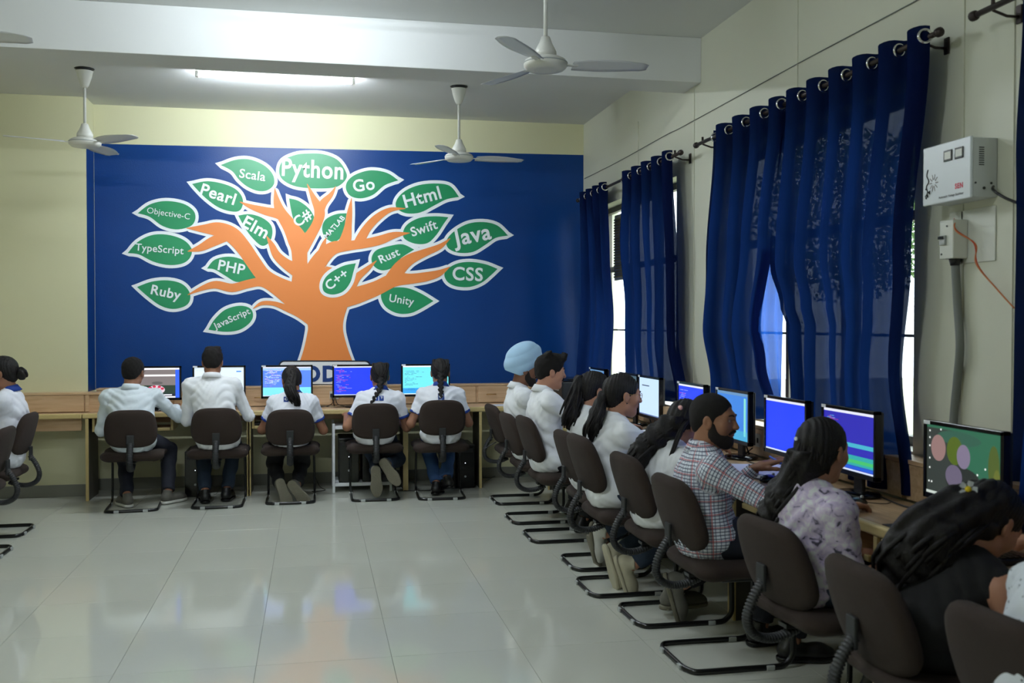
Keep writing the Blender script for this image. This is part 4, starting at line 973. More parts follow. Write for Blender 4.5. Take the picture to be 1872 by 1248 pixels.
def make_shoe():
    f = Field((-.06, -.09, -.02), (.06, .23, .14), .0055)
    f.cone((0, -.035, .045), (0, .12, .035), .036, .041, .03); f.cone((0, .11, .03), (0, .165, .024), .04, .034, .03); f.cone((0, -.02, .06), (0, -.008, .11), .036, .037, .03, cap=(0, 1)); f.plane((0, 0, .022), (0, 0, -1)); u = f.mesh()
    g = Field((-.06, -.09, -.02), (.06, .23, .06), .0055)
    g.cone((0, -.035, .012), (0, .12, .012), .041, .046, .03); g.cone((0, .11, .012), (0, .165, .012), .046, .037, .03); g.plane((0, 0, .0225), (0, 0, 1), .004); g.plane((0, 0, 0), (0, 0, -1), .004); w = g.mesh()
    return np_mesh('shoe', *u), np_mesh('sole', *w)
SHOE = make_shoe(); _shoe = {}
def shoe_mesh(kind):
    if kind not in _shoe:
        up, so = {'grey': (M_shoeg, M_sole), 'white': (M_shoew, M_sole), 'cream': (M_shoec, M_shoec), 'black': (M_shoek, M_blackg), 'sneaker': (M_shoeg, M_shoew)}[kind]
        a = SHOE[0].copy(); a.materials.append(up); b = SHOE[1].copy(); b.materials.append(so)
        bm = bmesh.new()
        for k in range(4): y = .05+.02*k; add_tube(bm, spline([(-.024, y, .066-.004*k), (0, y+.002, .0775-.004*k), (.024, y, .066-.004*k)], 4), .003, 5)
        c = bm_mesh(bm, 'laces', True); c.materials.append(M_shoew if kind != 'black' else M_shoek); _shoe[kind] = (a, b, c)
    return _shoe[kind]
def ik(s, w, l1, l2, pole):
    d = w-s; L = float(np.linalg.norm(d))
    if L > (l1+l2)*.985: w = s+d/L*(l1+l2)*.985; d = w-s; L = float(np.linalg.norm(d))
    u = d/L; a = (l1*l1-l2*l2+L*L)/(2*L); h = math.sqrt(max(l1*l1-a*a, 0)); p = np.array(pole, 'f'); p = p-u*float(p@u); p /= np.linalg.norm(p)
    return s+u*a+p*h, w
def basis(y, up):
    y = np.array(y, 'f'); y /= np.linalg.norm(y); up = np.array(up, 'f'); z = up-y*float(up@y); z /= np.linalg.norm(z); x = np.cross(y, z); return np.stack([x, y, z], 1)
def nz(s):      # cheap lumpy noise
    def g(X, Y, Z): return np.sin(37*X+s)*np.sin(41*Y+2*s)*np.sin(33*Z+.7*s)+.5*np.sin(83*X+3*s+4*np.sin(30*Z))*np.sin(77*Y)*np.sin(91*Z+s)
    return g
def strands(name, path, n, spread, r, parent, m, seed, wav=.006, ry=1.0):
    rr = random.Random(seed); P = spline(path, 4); N = len(P); bm = bmesh.new()
    for k in range(n):
        a = rr.uniform(0, 2*PI); q = math.sqrt(rr.random()); ph = rr.uniform(0, 6); fr = rr.uniform(.6, 1.3); pts = []; end = rr.randint(int(N*.75), N)
        for i in range(end):
            t = i/(N-1); s = np.interp(t, np.linspace(0, 1, len(spread)), spread)*q
            pts.append(P[i]+Vector((s*math.cos(a)+wav*t*math.sin(7*t*fr+ph), s*math.sin(a)*ry+wav*t*math.cos(8*t*fr+ph), 0)))
        L = len(pts); add_tube(bm, pts, [r*(.55+.9*math.sin(PI*min(.92, .12+.8*i/L))) for i in range(L)], 5)
    return link(name, bm_mesh(bm, name), parent, m)
PEOPLE = []
def person(label, org, rz, head, yaw=0, pitch=-.25, sex=0, skin=None, shirt='long', shirt_m=None, pants_m=None, hands=None, poles=None, feet=None, shoe='black', hair='short', h=.0105, sleeve=1, torso_yaw=0, collar=True, group=None, tilt=0,
           bulk=1.0, ponytail=None, hand_up=None, knees=None, pelvis=None, seed=0, trim=None, waist=.475, skin_top=False):
    o_loc = (org[0], org[1], 0); skin = skin or M_skin; H = np.array(head, 'f'); R = rotm(0, 0, yaw)@rotm(0, tilt, 0)@rotm(pitch, 0, 0)
    P = np.array(pelvis if pelvis else (0, -.075, .575), 'f'); nb = H+R@v3(0, -.04, -.11)*.75+v3(0, -.012, -.075)
    sp = nb-P; L = np.linalg.norm(sp); u = sp/L; lean = math.atan2(u[1], u[2]); mid = (P+nb)/2+v3(0, -.035, .01)
    ch = P*.28+nb*.72+v3(0, -.012, 0)-u*.02; ab = P*.65+nb*.35+v3(0, -.025, 0)
    sw = (.152 if sex else .172)*bulk; cy, sy = math.cos(torso_yaw), math.sin(torso_yaw); TY = rotm(0, 0, torso_yaw); Rt = TY@rotm(-lean, 0, 0)
    sh = [nb+TY@v3(s*sw, .012, -.052) for s in (-1, 1)]
    hands = hands or [(-.16, .36, .80), (.16, .36, .80)]; poles = poles or [(-.35, -.3, -1), (.35, -.3, -1)]
    EL, WR = [], []
    for i in (0, 1):
        e, w = ik(sh[i], np.array(hands[i], 'f'), .275 if sex else .295, .25 if sex else .265, poles[i]); EL.append(e); WR.append(w)
    hips = [P+v3(s*.085, .03, -.012) for s in (-1, 1)]
    feet = feet or [dict(a=(-.12, .30, .09)), dict(a=(.12, .30, .09))]
    KN, AN = [], []
    for i, s in ((0, -1), (1, 1)):
        a = np.array(feet[i]['a'], 'f'); k, a = ik(hips[i], a, .41, .40, (s*.15, 1, .9)); KN.append(k); AN.append(a)
    if knees: KN = [np.array(k, 'f') for k in knees]
    def torso(f, e, k=.05):
        f.ell(P, v3(.152, .112, .095)+e, k); f.ell(ab, v3(.128*(.92 if sex else 1)*bulk, .098, .125)+e, k, R=Rt); f.ell(ch, v3(.146*(.93 if sex else 1)*bulk, .102, .15)+e, k, R=Rt)
        q_ = .70 if (sleeve == 0 and e > 0) else 1; c_ = (sh[0]+sh[1])/2+v3(0, 0, -.012); f.cone(c_+(sh[0]-c_)*q_, c_+(sh[1]-c_)*q_, .048+e, .048+e, .05)
        for s in (0, 1): f.cone(nb+v3(0, -.005, 0), sh[s]*.9+nb*.1+v3(0, 0, .012), .040+e*.6, .036+e*.6, .04)
        if sex:
            for s in (-1, 1): f.ell(ch+Rt@v3(s*.062, .085, .0), v3(.052, .05, .055)+e*.5, .04)
    def legs(f, e):
        for i in (0, 1): f.cone(hips[i], KN[i], .080+e, .056+e, .04); f.cone(KN[i], AN[i], .054+e, .034+e, .03)
    allp = np.stack([P, nb, *sh, *EL, *WR, *KN, *AN, *hips]); lo = allp.min(0)-.17; hi = allp.max(0)+.16
    # ---- skin: one continuous body + finely modelled head and hands welded into the same mesh
    f = Field(lo, hi, .0125); torso(f, 0); legs(f, 0)
    for i in (0, 1): f.cone(sh[i], EL[i], .046, .037, .03); f.cone(EL[i], WR[i], .038, .024, .02)
    f.cone(nb+v3(0, 0, -.03), H+R@v3(0, -.022, -.07), .056, .05, .03)
    V, Q = f.mesh(); vs = [V]; qs = [Q]; ms = [np.zeros(len(Q), 'i')]; nV = len(V)
    hv, hq, hm = HEAD[sex]; hv2 = xf(hv, R, H); vs.append(hv2); qs.append(hq+nV); ms.append(hm); nV += len(hv2)
    for i in (0, 1):
        d = WR[i]-EL[i]; d = d/np.linalg.norm(d); hd = d*.6+v3(0, .5, 0) if hand_up is None else np.array(hand_up[i][0], 'f'); B = basis(hd, (0, 0, 1) if hand_up is None else hand_up[i][1])
        m = v3(1 if i == 0 else -1, 1, 1); vv = xf(HAND[0]*m*(.92 if sex else 1.02), B, WR[i]+B[:, 1]*.008); qq = HAND[1] if i == 0 else HAND[1][:, ::-1]
        vs.append(vv); qs.append(qq+nV); ms.append(np.zeros(len(qq), 'i')); nV += len(vv)
    body = link('person', np_mesh('person', np.concatenate(vs), np.concatenate(qs), np.concatenate(ms), (skin, M_lip)))
    body.location = o_loc; body.rotation_euler = (0, 0, rz); tag(body, label, 'person', group)
    # ---- shirt
    sm = shirt_m or M_shirtw; e = .013; f = Field(lo-.03, hi+.03, h); torso(f, e)
    if not skin_top:
        f.ell(P+v3(0, -.012, -.01), v3(.178*(.96 if sex else 1), .135, .125), .06); f.cone(ab+v3(0, -.01, 0), ch*.8+nb*.2+v3(0, -.01, -.03), .098, .085, .08, flat=((1, 0, 0), 1.55*(.92 if sex else 1)))
        for i in (0, 1):
            if sleeve >= 1: f.cone(sh[i], EL[i], .056, .045, .04); f.cone(EL[i], EL[i]+(WR[i]-EL[i])*(.95 if sleeve == 1 else .3), .044, .033, .02, cap=(0, 1))
            elif sleeve > 0: f.cone(sh[i], sh[i]+(EL[i]-sh[i])*sleeve, .055, .053, .04, cap=(0, 1))
    s0 = seed*1.7
    f.warp(lambda X, Y, Z: .0036*np.sin(30*Z+5*np.sin(9*X+s0)+6*Y+3*np.sin(13*Y+s0))*np.sin(7*X+5*Z+s0)+.0034*(1-2*np.abs(np.sin(34*Z+22*np.abs(X)+7*np.sin(11*X+s0)+4*np.sin(9*Y)+s0)))+.0016*np.sin(95*Z-30*X+6*np.sin(25*X+s0)))
    f.cone(nb+v3(0, .0, -.03), nb+v3(0, -.003, .018), .069 if not sex else .065, .064 if not sex else .060, .03)
    f.plane((0, 0, waist), (0, 0, -1)); nk = H+R@v3(0, -.02, -.02)
    f.cone(nb+v3(0, .020, .05), nk, .055 if not sex else .050, .075, .006, '-')
    v, q = f.mesh(); me = np_mesh('shirt', v, q); so = link('shirt', me, body, sm)
    if sm is M_check:
        # cloth coordinates: across/along the nearest body part, so the checks follow sleeve and back
        segs = [(P, nb)]+[(sh[i], EL[i]) for i in (0, 1)]+[(EL[i], WR[i]) for i in (0, 1)]; best = np.full(len(v), 9., 'f'); wv = np.zeros((len(v), 3), 'f')
        for si, (a, b) in enumerate(segs):
            ba = b-a; tu = (v-a)@ba/(ba@ba); t = np.clip(tu, 0, 1); c = v-a-t[:, None]*ba; d = np.linalg.norm(c, axis=1)-(.10 if si == 0 else 0); yv = ba/np.linalg.norm(ba)
            Bs = basis(yv, (0, -1, 0)) if si == 0 else basis(yv, (0, 0, 1)); ang = np.arctan2(c@Bs[:, 0], c@Bs[:, 2]); m_ = d < best
            wv[m_, 0] = (ang*(.13 if si == 0 else .047))[m_]; wv[m_, 1] = (tu*np.linalg.norm(ba))[m_]+(.01 if si > 2 else 0); best[m_] = d[m_]
        at = me.attributes.new('weave', 'FLOAT_VECTOR', 'POINT'); at.data.foreach_set('vector', wv.ravel())
    if collar:
        up = (nk-nb)/np.linalg.norm(nk-nb)*.6+v3(0, -.12, .4); B = basis(R@v3(0, 1, 0), up); up = B[:, 2]; n = 30; r0 = .060 if sex else .066; cv = []; rows = 7
        c0_ = nb+v3(0, -.002, .012)
        for k in range(n+1):
            a = PI/2+.16+(2*PI-.32)*k/n; ca, sa = math.cos(a), math.sin(a); fr = max(0, sa); back = 1-fr; dr = B[:, 0]*ca+B[:, 1]*sa
            zt_ = .048*(1-.55*fr); hb = .040+.012*fr*(1 if fr > .9 else .4)
            for rr_, zz in ((r0-.006, zt_-.055), (r0-.006, zt_-.004), (r0-.004, zt_), (r0+.001, zt_-.001), (r0+.008, zt_-.016), (r0+.024+.004*fr, zt_-hb*1.15), (r0+.018, zt_-hb*1.15-.002)): cv.append(c0_+dr*rr_+up*zz)
        cv = np.array(cv, 'f'); cq = np.array([[k*rows+j, (k+1)*rows+j, (k+1)*rows+j+1, k*rows+j+1] for k in range(n) for j in range(rows-1)])
        cme = np_mesh('collar', cv, cq); link('collar', cme, body, trim or sm)
        if sm is M_check:
            ang_ = np.repeat(np.arange(n+1)*.0125*1.0, rows); wv = np.stack([ang_, np.tile(np.array([.0, .03, .034, .039, .05, .07, .072]), n+1), ang_*0], 1).astype('f'); at = cme.attributes.new('weave', 'FLOAT_VECTOR', 'POINT'); at.data.foreach_set('vector', wv.ravel())
    if trim and 0 < sleeve < 1:
        for i in (0, 1):
            c = sh[i]+(EL[i]-sh[i])*(sleeve-.02); d = (EL[i]-sh[i]); d = d/np.linalg.norm(d)*.012; f = Field(c-.09, c+.09, .006); f.cone(c-d, c+d, .0565, .0555, .004, cap=(1, 1)); v, q = f.mesh(); link('sleeve_band', np_mesh('sleeve_band', v, q), body, trim)
    # ---- trousers
    f = Field(lo-.03, hi+.03, .0125); f.ell(P, (.163, .124, .11), .05)
    for i in (0, 1): f.cone(hips[i], KN[i], .092, .068, .05); f.cone(KN[i], KN[i]+(AN[i]-KN[i])*.94, .066, .052, .03, cap=(0, 1))
    f.warp(lambda X, Y, Z: .004*np.sin(26*Y+30*Z+4*np.sin(14*X+s0))); f.plane(P+v3(0, 0, .085), (0, 0, 1)); v, q = f.mesh(); link('trousers', np_mesh('trousers', v, q), body, pants_m or M_navy)
    # ---- shoes
    sa, sb_, sl = shoe_mesh(shoe)
    for i in (0, 1):
        fd = feet[i]; B = basis(fd.get('toe', (.12*(-1 if i == 0 else 1), 1, 0)), fd.get('up', (0, 0, 1))); org_ = AN[i]-B[:, 2]*.085
        s = link('shoe', sa, body); s.matrix_local = Matrix(((*map(float, B[0]), float(org_[0])), (*map(float, B[1]), float(org_[1])), (*map(float, B[2]), float(org_[2])), (0, 0, 0, 1)))
        link('sole', sb_, s); link('laces', sl, s)
    # ---- eyes, brows
    bm = bmesh.new()
    for s in (-1, 1):
        r_ = bmesh.ops.create_uvsphere(bm, u_segments=14, v_segments=10, radius=.0116); bmesh.ops.translate(bm, vec=(s*.031, .0738, .0075), verts=r_['verts'])
        r_ = bmesh.ops.create_uvsphere(bm, u_segments=12, v_segments=8, radius=.0075)
        for fc in {f_ for v_ in r_['verts'] for f_ in v_.link_faces}: fc.material_index = 1
        bmesh.ops.translate(bm, vec=(s*.031, .0795, .007), verts=r_['verts'])
    me = bm_mesh(bm, 'eyes', True); me.transform(Matrix(R.tolist()).to_4x4()); me.transform(Matrix.Translation(H.tolist())); link('eyes', me, body, [M_eye, M_iris])
    bm = bmesh.new()
    for s in (-1, 1): add_tube(bm, spline([(s*.013, .0955, .026), (s*.028, .092, .032), (s*.046, .079, .0275)], 4), [.0032]*5+[.0034]*3+[.0015], 6)
    me = bm_mesh(bm, 'eyebrows', True); me.transform(Matrix(R.tolist()).to_4x4()); me.transform(Matrix.Translation(H.tolist())); link('eyebrows', me, body, M_hairs)
    def hair_obj(name, f, m):
        v, q = f.mesh(); return link(name, np_mesh(name, xf(v, R, H), q), body, m)
    def HL(p): return H+R@np.array(p, 'f')
    # ---- hair
    if hair in ('short', 'quiff', 'tousled', 'crop'):
        t_ = .0025 if hair == 'crop' else .009
        f = Field((-.12, -.15, -.12), (.12, .15, .18), .0048); f.ell((0, -.016, .036), (.077+t_, .097+t_, .083+t_), .01); f.ell((0, -.065, -.02), (.055+t_, .04, .05), .03)
        for s in (-1, 1): f.cone((s*.070, .012, .03), (s*.071, .014, -.012), .010, .006, .012)
        if hair in ('quiff', 'tousled'):
            f.ell((0, .035 if hair == 'quiff' else .045, .098), (.064, .062, .036 if hair == 'quiff' else .03), .03)
            for k in range(14):
                a = k*2.4; x = .05*math.sin(a); y = .06*math.cos(a*1.3)+.02; f.cone((x, y, .105), (x*1.15+.006, y+(.010 if hair == 'quiff' else .016), .138 if hair == 'quiff' else .122), .017, .006, .02)
        f.warp(lambda X, Y, Z: (.0026 if hair != 'crop' else .001)*nz(seed)(X*3, Y*3, Z*3))
        f.ell((0, .135, -.015 if hair == 'crop' else -.025), (.086, .098, .093 if hair != 'crop' else .105), .01, '-')
        for s in (-1, 1): f.ell((s*.085, -.002, -.02), (.022, .023, .036), .006, '-')
        f.plane((0, -.05, -.075), (0, .35, -1)); hair_obj('hair', f, M_hairs)
    if hair in ('pony', 'braid', 'bun', 'half'):
        f = Field((-.13, -.17, -.15), (.13, .16, .16), .0048); f.ell((0, -.018, .036), (.083, .104, .089), .01); f.ell((0, -.062, -.012), (.070, .052, .075), .04)
        f.warp(lambda X, Y, Z: .0022*np.sin(170*X+40*np.sin(12*Y)+seed)*np.clip(1.2-8*np.abs(X), .2, 1)+.0015*nz(seed)(X*2, Y*2, Z*2))
        f.ell((0, .135, -.03), (.084, .094, .105), .012, '-')
        for s in (-1, 1): f.ell((s*.084, .012, -.022), (.018, .024, .03), .006, '-')
        f.plane((0, -.05, -.085), (0, .3, -1)); hair_obj('hair', f, M_hair)
    if hair == 'pony':
        tie = HL(ponytail.get('tie', (0, -.115, .025))); pts = [HL((0, -.075, .05)), tie]+[np.array(p, 'f') for p in ponytail['path']]
        f = Field(np.min(pts, 0)-.09, np.max(pts, 0)+.09, .008); rs = ponytail.get('r', .03); nP = len(pts)
        for a in range(1, nP-1): f.cone(pts[a], pts[a+1], rs*(.75 if a == 1 else 1), rs*(1 if a < nP-2 else .5), .02)
        f.warp(lambda X, Y, Z: .004*np.sin(140*X+90*Y+6*np.sin(18*Z))); v, q = f.mesh(); link('ponytail', np_mesh('ponytail', v, q), body, M_hair)
        strands('hair_strands', [tuple(map(float, p)) for p in pts], ponytail.get('n', 46), [.012, .018, rs*1.15, rs*1.3, rs*1.1], .0055, body, M_hair, seed, ponytail.get('wav', .012))
        c = tie; bm = bmesh.new(); d = pts[2]-pts[1]; d = d/np.linalg.norm(d); Bz = basis(d, (1, .2, 0)); add_tube(bm, [tuple(map(float, c+Bz[:, 0]*.021*math.cos(t)+Bz[:, 2]*.021*math.sin(t))) for t in np.linspace(0, 2*PI, 15)], .006, 6); link('hair_tie', bm_mesh(bm, 'hair_tie', True), body, M_blackc)
    if hair == 'braid':
        pts = spline([tuple(map(float, HL((0, -.10, -.03))))]+[tuple(p) for p in ponytail['path']], 4); N = len(pts); f = Field(np.min(pts, 0)-.06, np.max(pts, 0)+.06, .005)
        acc = [0]; 
        for a, b in zip(pts[:-1], pts[1:]): acc.append(acc[-1]+(b-a).length)
        tot = acc[-1]; step = .021; nk_ = int(tot/step)
        def at_(s):
            for a in range(N-1):
                if acc[a+1] >= s: return pts[a].lerp(pts[a+1], (s-acc[a])/max(acc[a+1]-acc[a], 1e-6))
            return pts[-1]
        for k in range(nk_):
            p = at_(k*step); q_ = at_(min((k+1.5)*step, tot)); s = 1 if k % 2 else -1; w_ = .019*(1-.45*k/nk_); f.cone((p.x+s*w_, p.y, p.z), (q_.x-s*w_*.35, q_.y-.004, q_.z), w_*.95, w_*.8, .004)
        f.warp(lambda X, Y, Z: .001*np.sin(300*X+200*Z)); v, q = f.mesh(); link('braid', np_mesh('braid', v, q), body, M_hair)
        e_ = pts[-1]; strands('braid_tail', [tuple(e_), (e_.x+.004, e_.y, e_.z-.03), (e_.x-.004, e_.y, e_.z-.06)], 12, [.006, .014, .006], .004, body, M_hair, seed)
        for s in (-1, 1): strands('hair_strands', [tuple(map(float, HL(p))) for p in ((s*.03, .03, .125), (s*.06, -.05, .105), (s*.055, -.10, .03), (s*.012, -.115, -.035))], 9, [.02, .02, .018, .006], .005, body, M_hair, seed+s, .003)
    if hair == 'bun':
        f = Field((-.09, -.23, -.12), (.09, -.05, .07), .005); f.ell((0, -.135, -.03), (.05, .042, .046), .01); f.warp(lambda X, Y, Z: .004*np.sin(90*X+70*Z+3*np.sin(60*Y))); hair_obj('bun', f, M_hair)
    if hair == 'half':
        # loose long hair: a heavy wavy mass plus many free locks
        pts = [np.array(p, 'f') for p in ponytail['path']]; rs = ponytail['rs']; f = Field(np.min(pts, 0)-.12, np.max(pts, 0)+.12, .009)
        c0_ = HL((0, -.07, -.03)); f.cone(HL((0, -.04, .03)), c0_, .085, .075, .04); f.cone(c0_, pts[0], .07, rs[0], .04)
        for a in range(len(pts)-1): f.cone(pts[a], pts[a+1], rs[a], rs[a+1], .04)
        f.ell(HL((0, .06, -.02)), (.07, .09, .10), .02, '-', R=R)
        f.warp(lambda X, Y, Z: .007*np.sin(70*X+40*Y+5*np.sin(16*Z+seed))+.003*np.sin(160*X-90*Y+4*np.sin(25*Z))); v, q = f.mesh(); link('long_hair', np_mesh('long_hair', v, q), body, M_hair)
        strands('hair_strands', [tuple(map(float, p)) for p in [HL((0, -.07, .03)), c0_]+pts], ponytail.get('n', 90), [.05, .07]+[r_*1.12 for r_ in rs], .0065, body, M_hair, seed, ponytail.get('wav', .02))
    body['_'] = 0; del body['_']
    return body, dict(H=H, R=R, HL=HL, nb=nb, sh=sh, EL=EL, WR=WR, P=P, shirt=so, ch=ch, AN=AN)
def decal(body, info, x, z, size, letter, sq=True, colr=M_poloblue):
    """small printed square with a letter on the back of the shirt, laid on the cloth"""
    sh_ = info['shirt']; me = sh_.data; n = len(me.vertices); co = np.empty(n*3, 'f'); me.vertices.foreach_get('co', co); co = co.reshape(-1, 3)
    bm = bmesh.new(); bm.from_mesh(me); bt = BVHTree.FromBMesh(bm); bm.free()
    hit = bt.ray_cast(Vector((x, -1, z)), Vector((0, 1, 0)))
    if hit[0] is None: return
    nrm = hit[1].normalized(); bm = bmesh.new(); k = 6; g = []
    for i in range(k+1):
        row = []
        for j in range(k+1):
            px, pz = x+(i/k-.5)*size, z+(j/k-.5)*size; hh = bt.ray_cast(Vector((px, -1, pz)), Vector((0, 1, 0))); y = hh[0].y if hh[0] else hit[0].y
            row.append(bm.verts.new((px, y-.0025, pz)))
        g.append(row)
    for i in range(k):
        for j in range(k): bm.faces.new((g[i][j], g[i+1][j], g[i+1][j+1], g[i][j+1]))
    p = link('back_print', bm_mesh(bm, 'back_print', True), body, colr)
    t = link('lettering', text_mesh(letter, .05, height=size*.62), p, M_wht); q = nrm.to_track_quat('Z', 'Y') if abs(nrm.z) < .95 else None
    zax = nrm; xax = Vector((1, 0, 0))-zax*zax.x; xax.normalize(); yax = zax.cross(xax)
    t.matrix_local = Matrix.Translation(hit[0]+nrm*.008) @ Matrix((xax, yax, zax)).transposed().to_4x4()
DOWN = dict(toe=(0, .25, -1), up=(0, 1, .2))
# ---- mural wall, from left to right
O = [(x, yr+.245) for x, yr, rz, bz in RB]
b, i = person('man in a loose white shirt at the leftmost monitor, grey sneakers', O[0], .06, (-.01, .08, 1.115), yaw=-.28, pitch=-.12, shirt_m=M_shirtb, pants_m=M_navy, hands=[(-.2, .36, .68), (.30, .42, .79)], poles=[(-.4, -.5, -1), (.8, -.35, -.9)],
              feet=[dict(a=(-.06, .02, .09), toe=(-.5, 1, 0)), dict(a=(.26, .10, .09), toe=(.9, 1, 0))], shoe='sneaker', hair='short', seed=1, bulk=1.06)
bm = bmesh.new(); 
for s in (-1, 1):
    add_tube(bm, [(s*.032+.019*math.cos(t), .098, .006+.016*math.sin(t)) for t in np.linspace(0, 2*PI, 17)], .0016, 5); add_tube(bm, [(s*.05, .096, .01), (s*.076, .06, .012), (s*.082, -.0, .008)], .0016, 5)
add_tube(bm, [(-.014, .1, .008), (.014, .1, .008)], .0016, 5); GLS = bm_mesh(bm, 'glasses', True)
def glasses(b, i, m): me = GLS.copy(); me.transform(Matrix(i['R'].tolist()).to_4x4()); me.transform(Matrix.Translation(i['H'].tolist())); link('glasses', me, b, m)
glasses(b, i, M_gold)
person('man in a white shirt and dark jeans facing the pale screen, back turned', O[1], 0, (-.055, .06, 1.195), yaw=0, pitch=-.2, shirt_m=M_shirtw, pants_m=M_jeand, hands=[(-.17, .30, .67), (.2, .33, .76)], poles=[(-.45, -.7, -1), (.5, -.5, -1)],
       feet=[dict(a=(-.12, .05, .09)), dict(a=(.05, .12, .09))], hair='tousled', seed=2, bulk=1.04)
b, i = person('girl in a white polo shirt with a loose ponytail, tan soles tucked back', O[2], 0, (.005, .10, 1.02), yaw=.25, pitch=-.5, sex=1, shirt_m=M_polo, pants_m=M_blackc, trim=M_poloblue, sleeve=.62, hands=[(-.2, .34, .68), (.2, .3, .68)], poles=[(-.5, -.3, -1), (.5, -.3, -1)],
              feet=[dict(a=(-.09, -.10, .13), toe=(.35, -.05, -1), up=(-.3, 1, .1)), dict(a=(.05, -.10, .13), toe=(.75, -.1, -1), up=(.2, 1, .1))], shoe='grey', hair='pony', seed=3,
              ponytail=dict(tie=(0, -.125, .035), path=[(.0, -.10, .98), (.03, -.125, .90), (.06, -.125, .82)], r=.036, n=60))
decal(b, i, -.035, .875, .042, 'C')
b, i = person('girl in a white polo shirt with a side braid, one sole pointing down', O[3], 0, (.055, .08, 1.05), yaw=0, pitch=-.35, sex=1, shirt_m=M_polo, pants_m=M_jeand, trim=M_poloblue, sleeve=.62, hands=[(-.235, .22, .70), (.2, .27, .68)], poles=[(-.5, -.6, -1), (.5, -.5, -1)],
              feet=[dict(a=(.0, -.17, .24), toe=(.05, .1, -1), up=(0, 1, .1)), dict(a=(.10, -.15, .30), toe=(.55, -.05, -.8), up=(.1, 1, .2))], shoe='grey', hair='braid', seed=4,
              ponytail=dict(path=[(.045, -.085, .96), (.01, -.115, .90), (-.02, -.13, .85), (-.035, -.135, .82)]))
decal(b, i, .055, .875, .04, 'T'); decal(b, i, .008, .875, .04, 'I')
b, i = person('girl in a white polo shirt and blue jeans with a centre braid', O[4], -.04, (.01, .10, 1.08), yaw=-.05, pitch=-.35, sex=1, shirt_m=M_polo, pants_m=M_jean, trim=M_poloblue, sleeve=.62, hands=[(-.2, .25, .70), (.2, .3, .70)], poles=[(-.5, -.5, -1), (.5, -.5, -1)],
              feet=[dict(a=(-.03, .03, .09), toe=(.3, 1, -.1)), dict(a=(.06, .0, .14), toe=(-.5, 1, -.3))], hair='braid', seed=5,
              ponytail=dict(path=[(.0, -.075, .98), (.0, -.105, .92), (.0, -.12, .87), (.003, -.125, .83)]))
decal(b, i, .0, .885, .055, 'O', colr=M_navyp)
# ---- window row, far to near
RW = -PI/2; WO = [(x+.245, y) for x, y in CR]
b, i = person('man in a pale blue turban and white shirt', WO[1], RW, (0, -.12, 1.165), yaw=-.12, pitch=-.1, skin=M_skin3, shirt_m=M_shirtw, pants_m=M_navy, hair='none', seed=6, bulk=1.05, hands=[(-.12, .42, .8), (.14, .4, .8)])
f = Field((-.16, -.22, -.10), (.16, .18, .28), .0048); f.ell((0, -.022, .088), (.114, .152, .118), .02, R=rotm(.66, 0, 0)); f.ell((0, -.055, .015), (.092, .10, .075), .04, R=rotm(.3, 0, 0))
f.warp(lambda X, Y, Z: -.0045*np.abs(np.sin(46*(Z*.80-Y*.60)+.8*np.sin(10*Y)+2.5*X*X*40))); f.ell((0, .125, -.04), (.11, .10, .08), .01, '-'); f.plane((0, -.05, -.045), (0, -.25, -1)); v, q = f.mesh(); link('turban', np_mesh('turban', xf(v, i['R'], i['H']), q), b, M_turb)
def beard(b, i, full=True, m=M_beard):
    f = Field((-.09, -.06, -.14), (.09, .13, .03), .0042); f.ell((0, .024, -.048), (.0625, .067, .062), .02); f.cone((-.042, .01, -.069), (0, .062, -.096), .0235, .0245, .03); f.cone((.042, .01, -.069), (0, .062, -.096), .0235, .0245, .03)
    for s in (-1, 1): f.cone((s*.066, .018, -.01), (s*.062, .02, -.05), .010, .014, .02)
    f.warp(lambda X, Y, Z: .0012*nz(3)(X*5, Y*5, Z*5)); f.ell((0, .085, -.028), (.043, .05, .036), .012, '-'); f.ell((0, .1, -.056), (.02, .03, .009), .004, '-'); f.plane((0, .02, -.008), (0, .5, 1)); f.plane((0, -.012, -.06), (0, -1, -.3)); v, q = f.mesh()
    link('beard', np_mesh('beard', xf(v, i['R'], i['H']), q), b, m); moustache(b, i, m)
def moustache(b, i, m=M_beard, r=.0055):
    bm = bmesh.new(); P_ = spline([(-.031, .083, -.056), (-.018, .0955, -.044), (0, .1005, -.0395), (.018, .0955, -.044), (.031, .083, -.056)], 4); add_tube(bm, P_, [r*.5]+[r]*(len(P_)-2)+[r*.5], 8, flat=(1, .8))
    me = bm_mesh(bm, 'moustache', True); me.transform(Matrix(i['R'].tolist()).to_4x4()); me.transform(Matrix.Translation(i['H'].tolist())); link('moustache', me, b, m)
beard(b, i)
b, i = person('young man in a white shirt with tall black quiffed hair', WO[2], RW, (0, -.08, 1.18), yaw=.0, pitch=-.12, skin=M_skin2, shirt_m=M_shirtw, pants_m=M_blackc, hair='quiff', seed=7, bulk=1.08, hands=[(-.12, .40, .8), (.14, .42, .8)], feet=[dict(a=(-.12, .2, .09)), dict(a=(.12, .26, .09))])
moustache(b, i, M_hairs, .003)
b, i = person('woman in a white shirt with a long wavy ponytail, next to the young man', WO[3], RW, (.0, -.06, 1.095), yaw=.12, pitch=-.22, sex=1, skin=M_skin2, shirt_m=M_shirtw, pants_m=M_jeand, seed=8, shoe='white', hair='pony', hands=[(-.12, .38, .8), (.14, .38, .8)],
              feet=[dict(a=(.02, -.02, .14), toe=(.1, .3, -1), up=(-.1, 1, .3)), dict(a=(.16, -.05, .22), toe=(-.15, .2, -1), up=(.7, .7, .2))], ponytail=dict(tie=(0, -.125, .045), path=[(.02, -.20, 1.04), (.03, -.23, .95), (.02, -.235, .87)], r=.045, n=70, wav=.02))
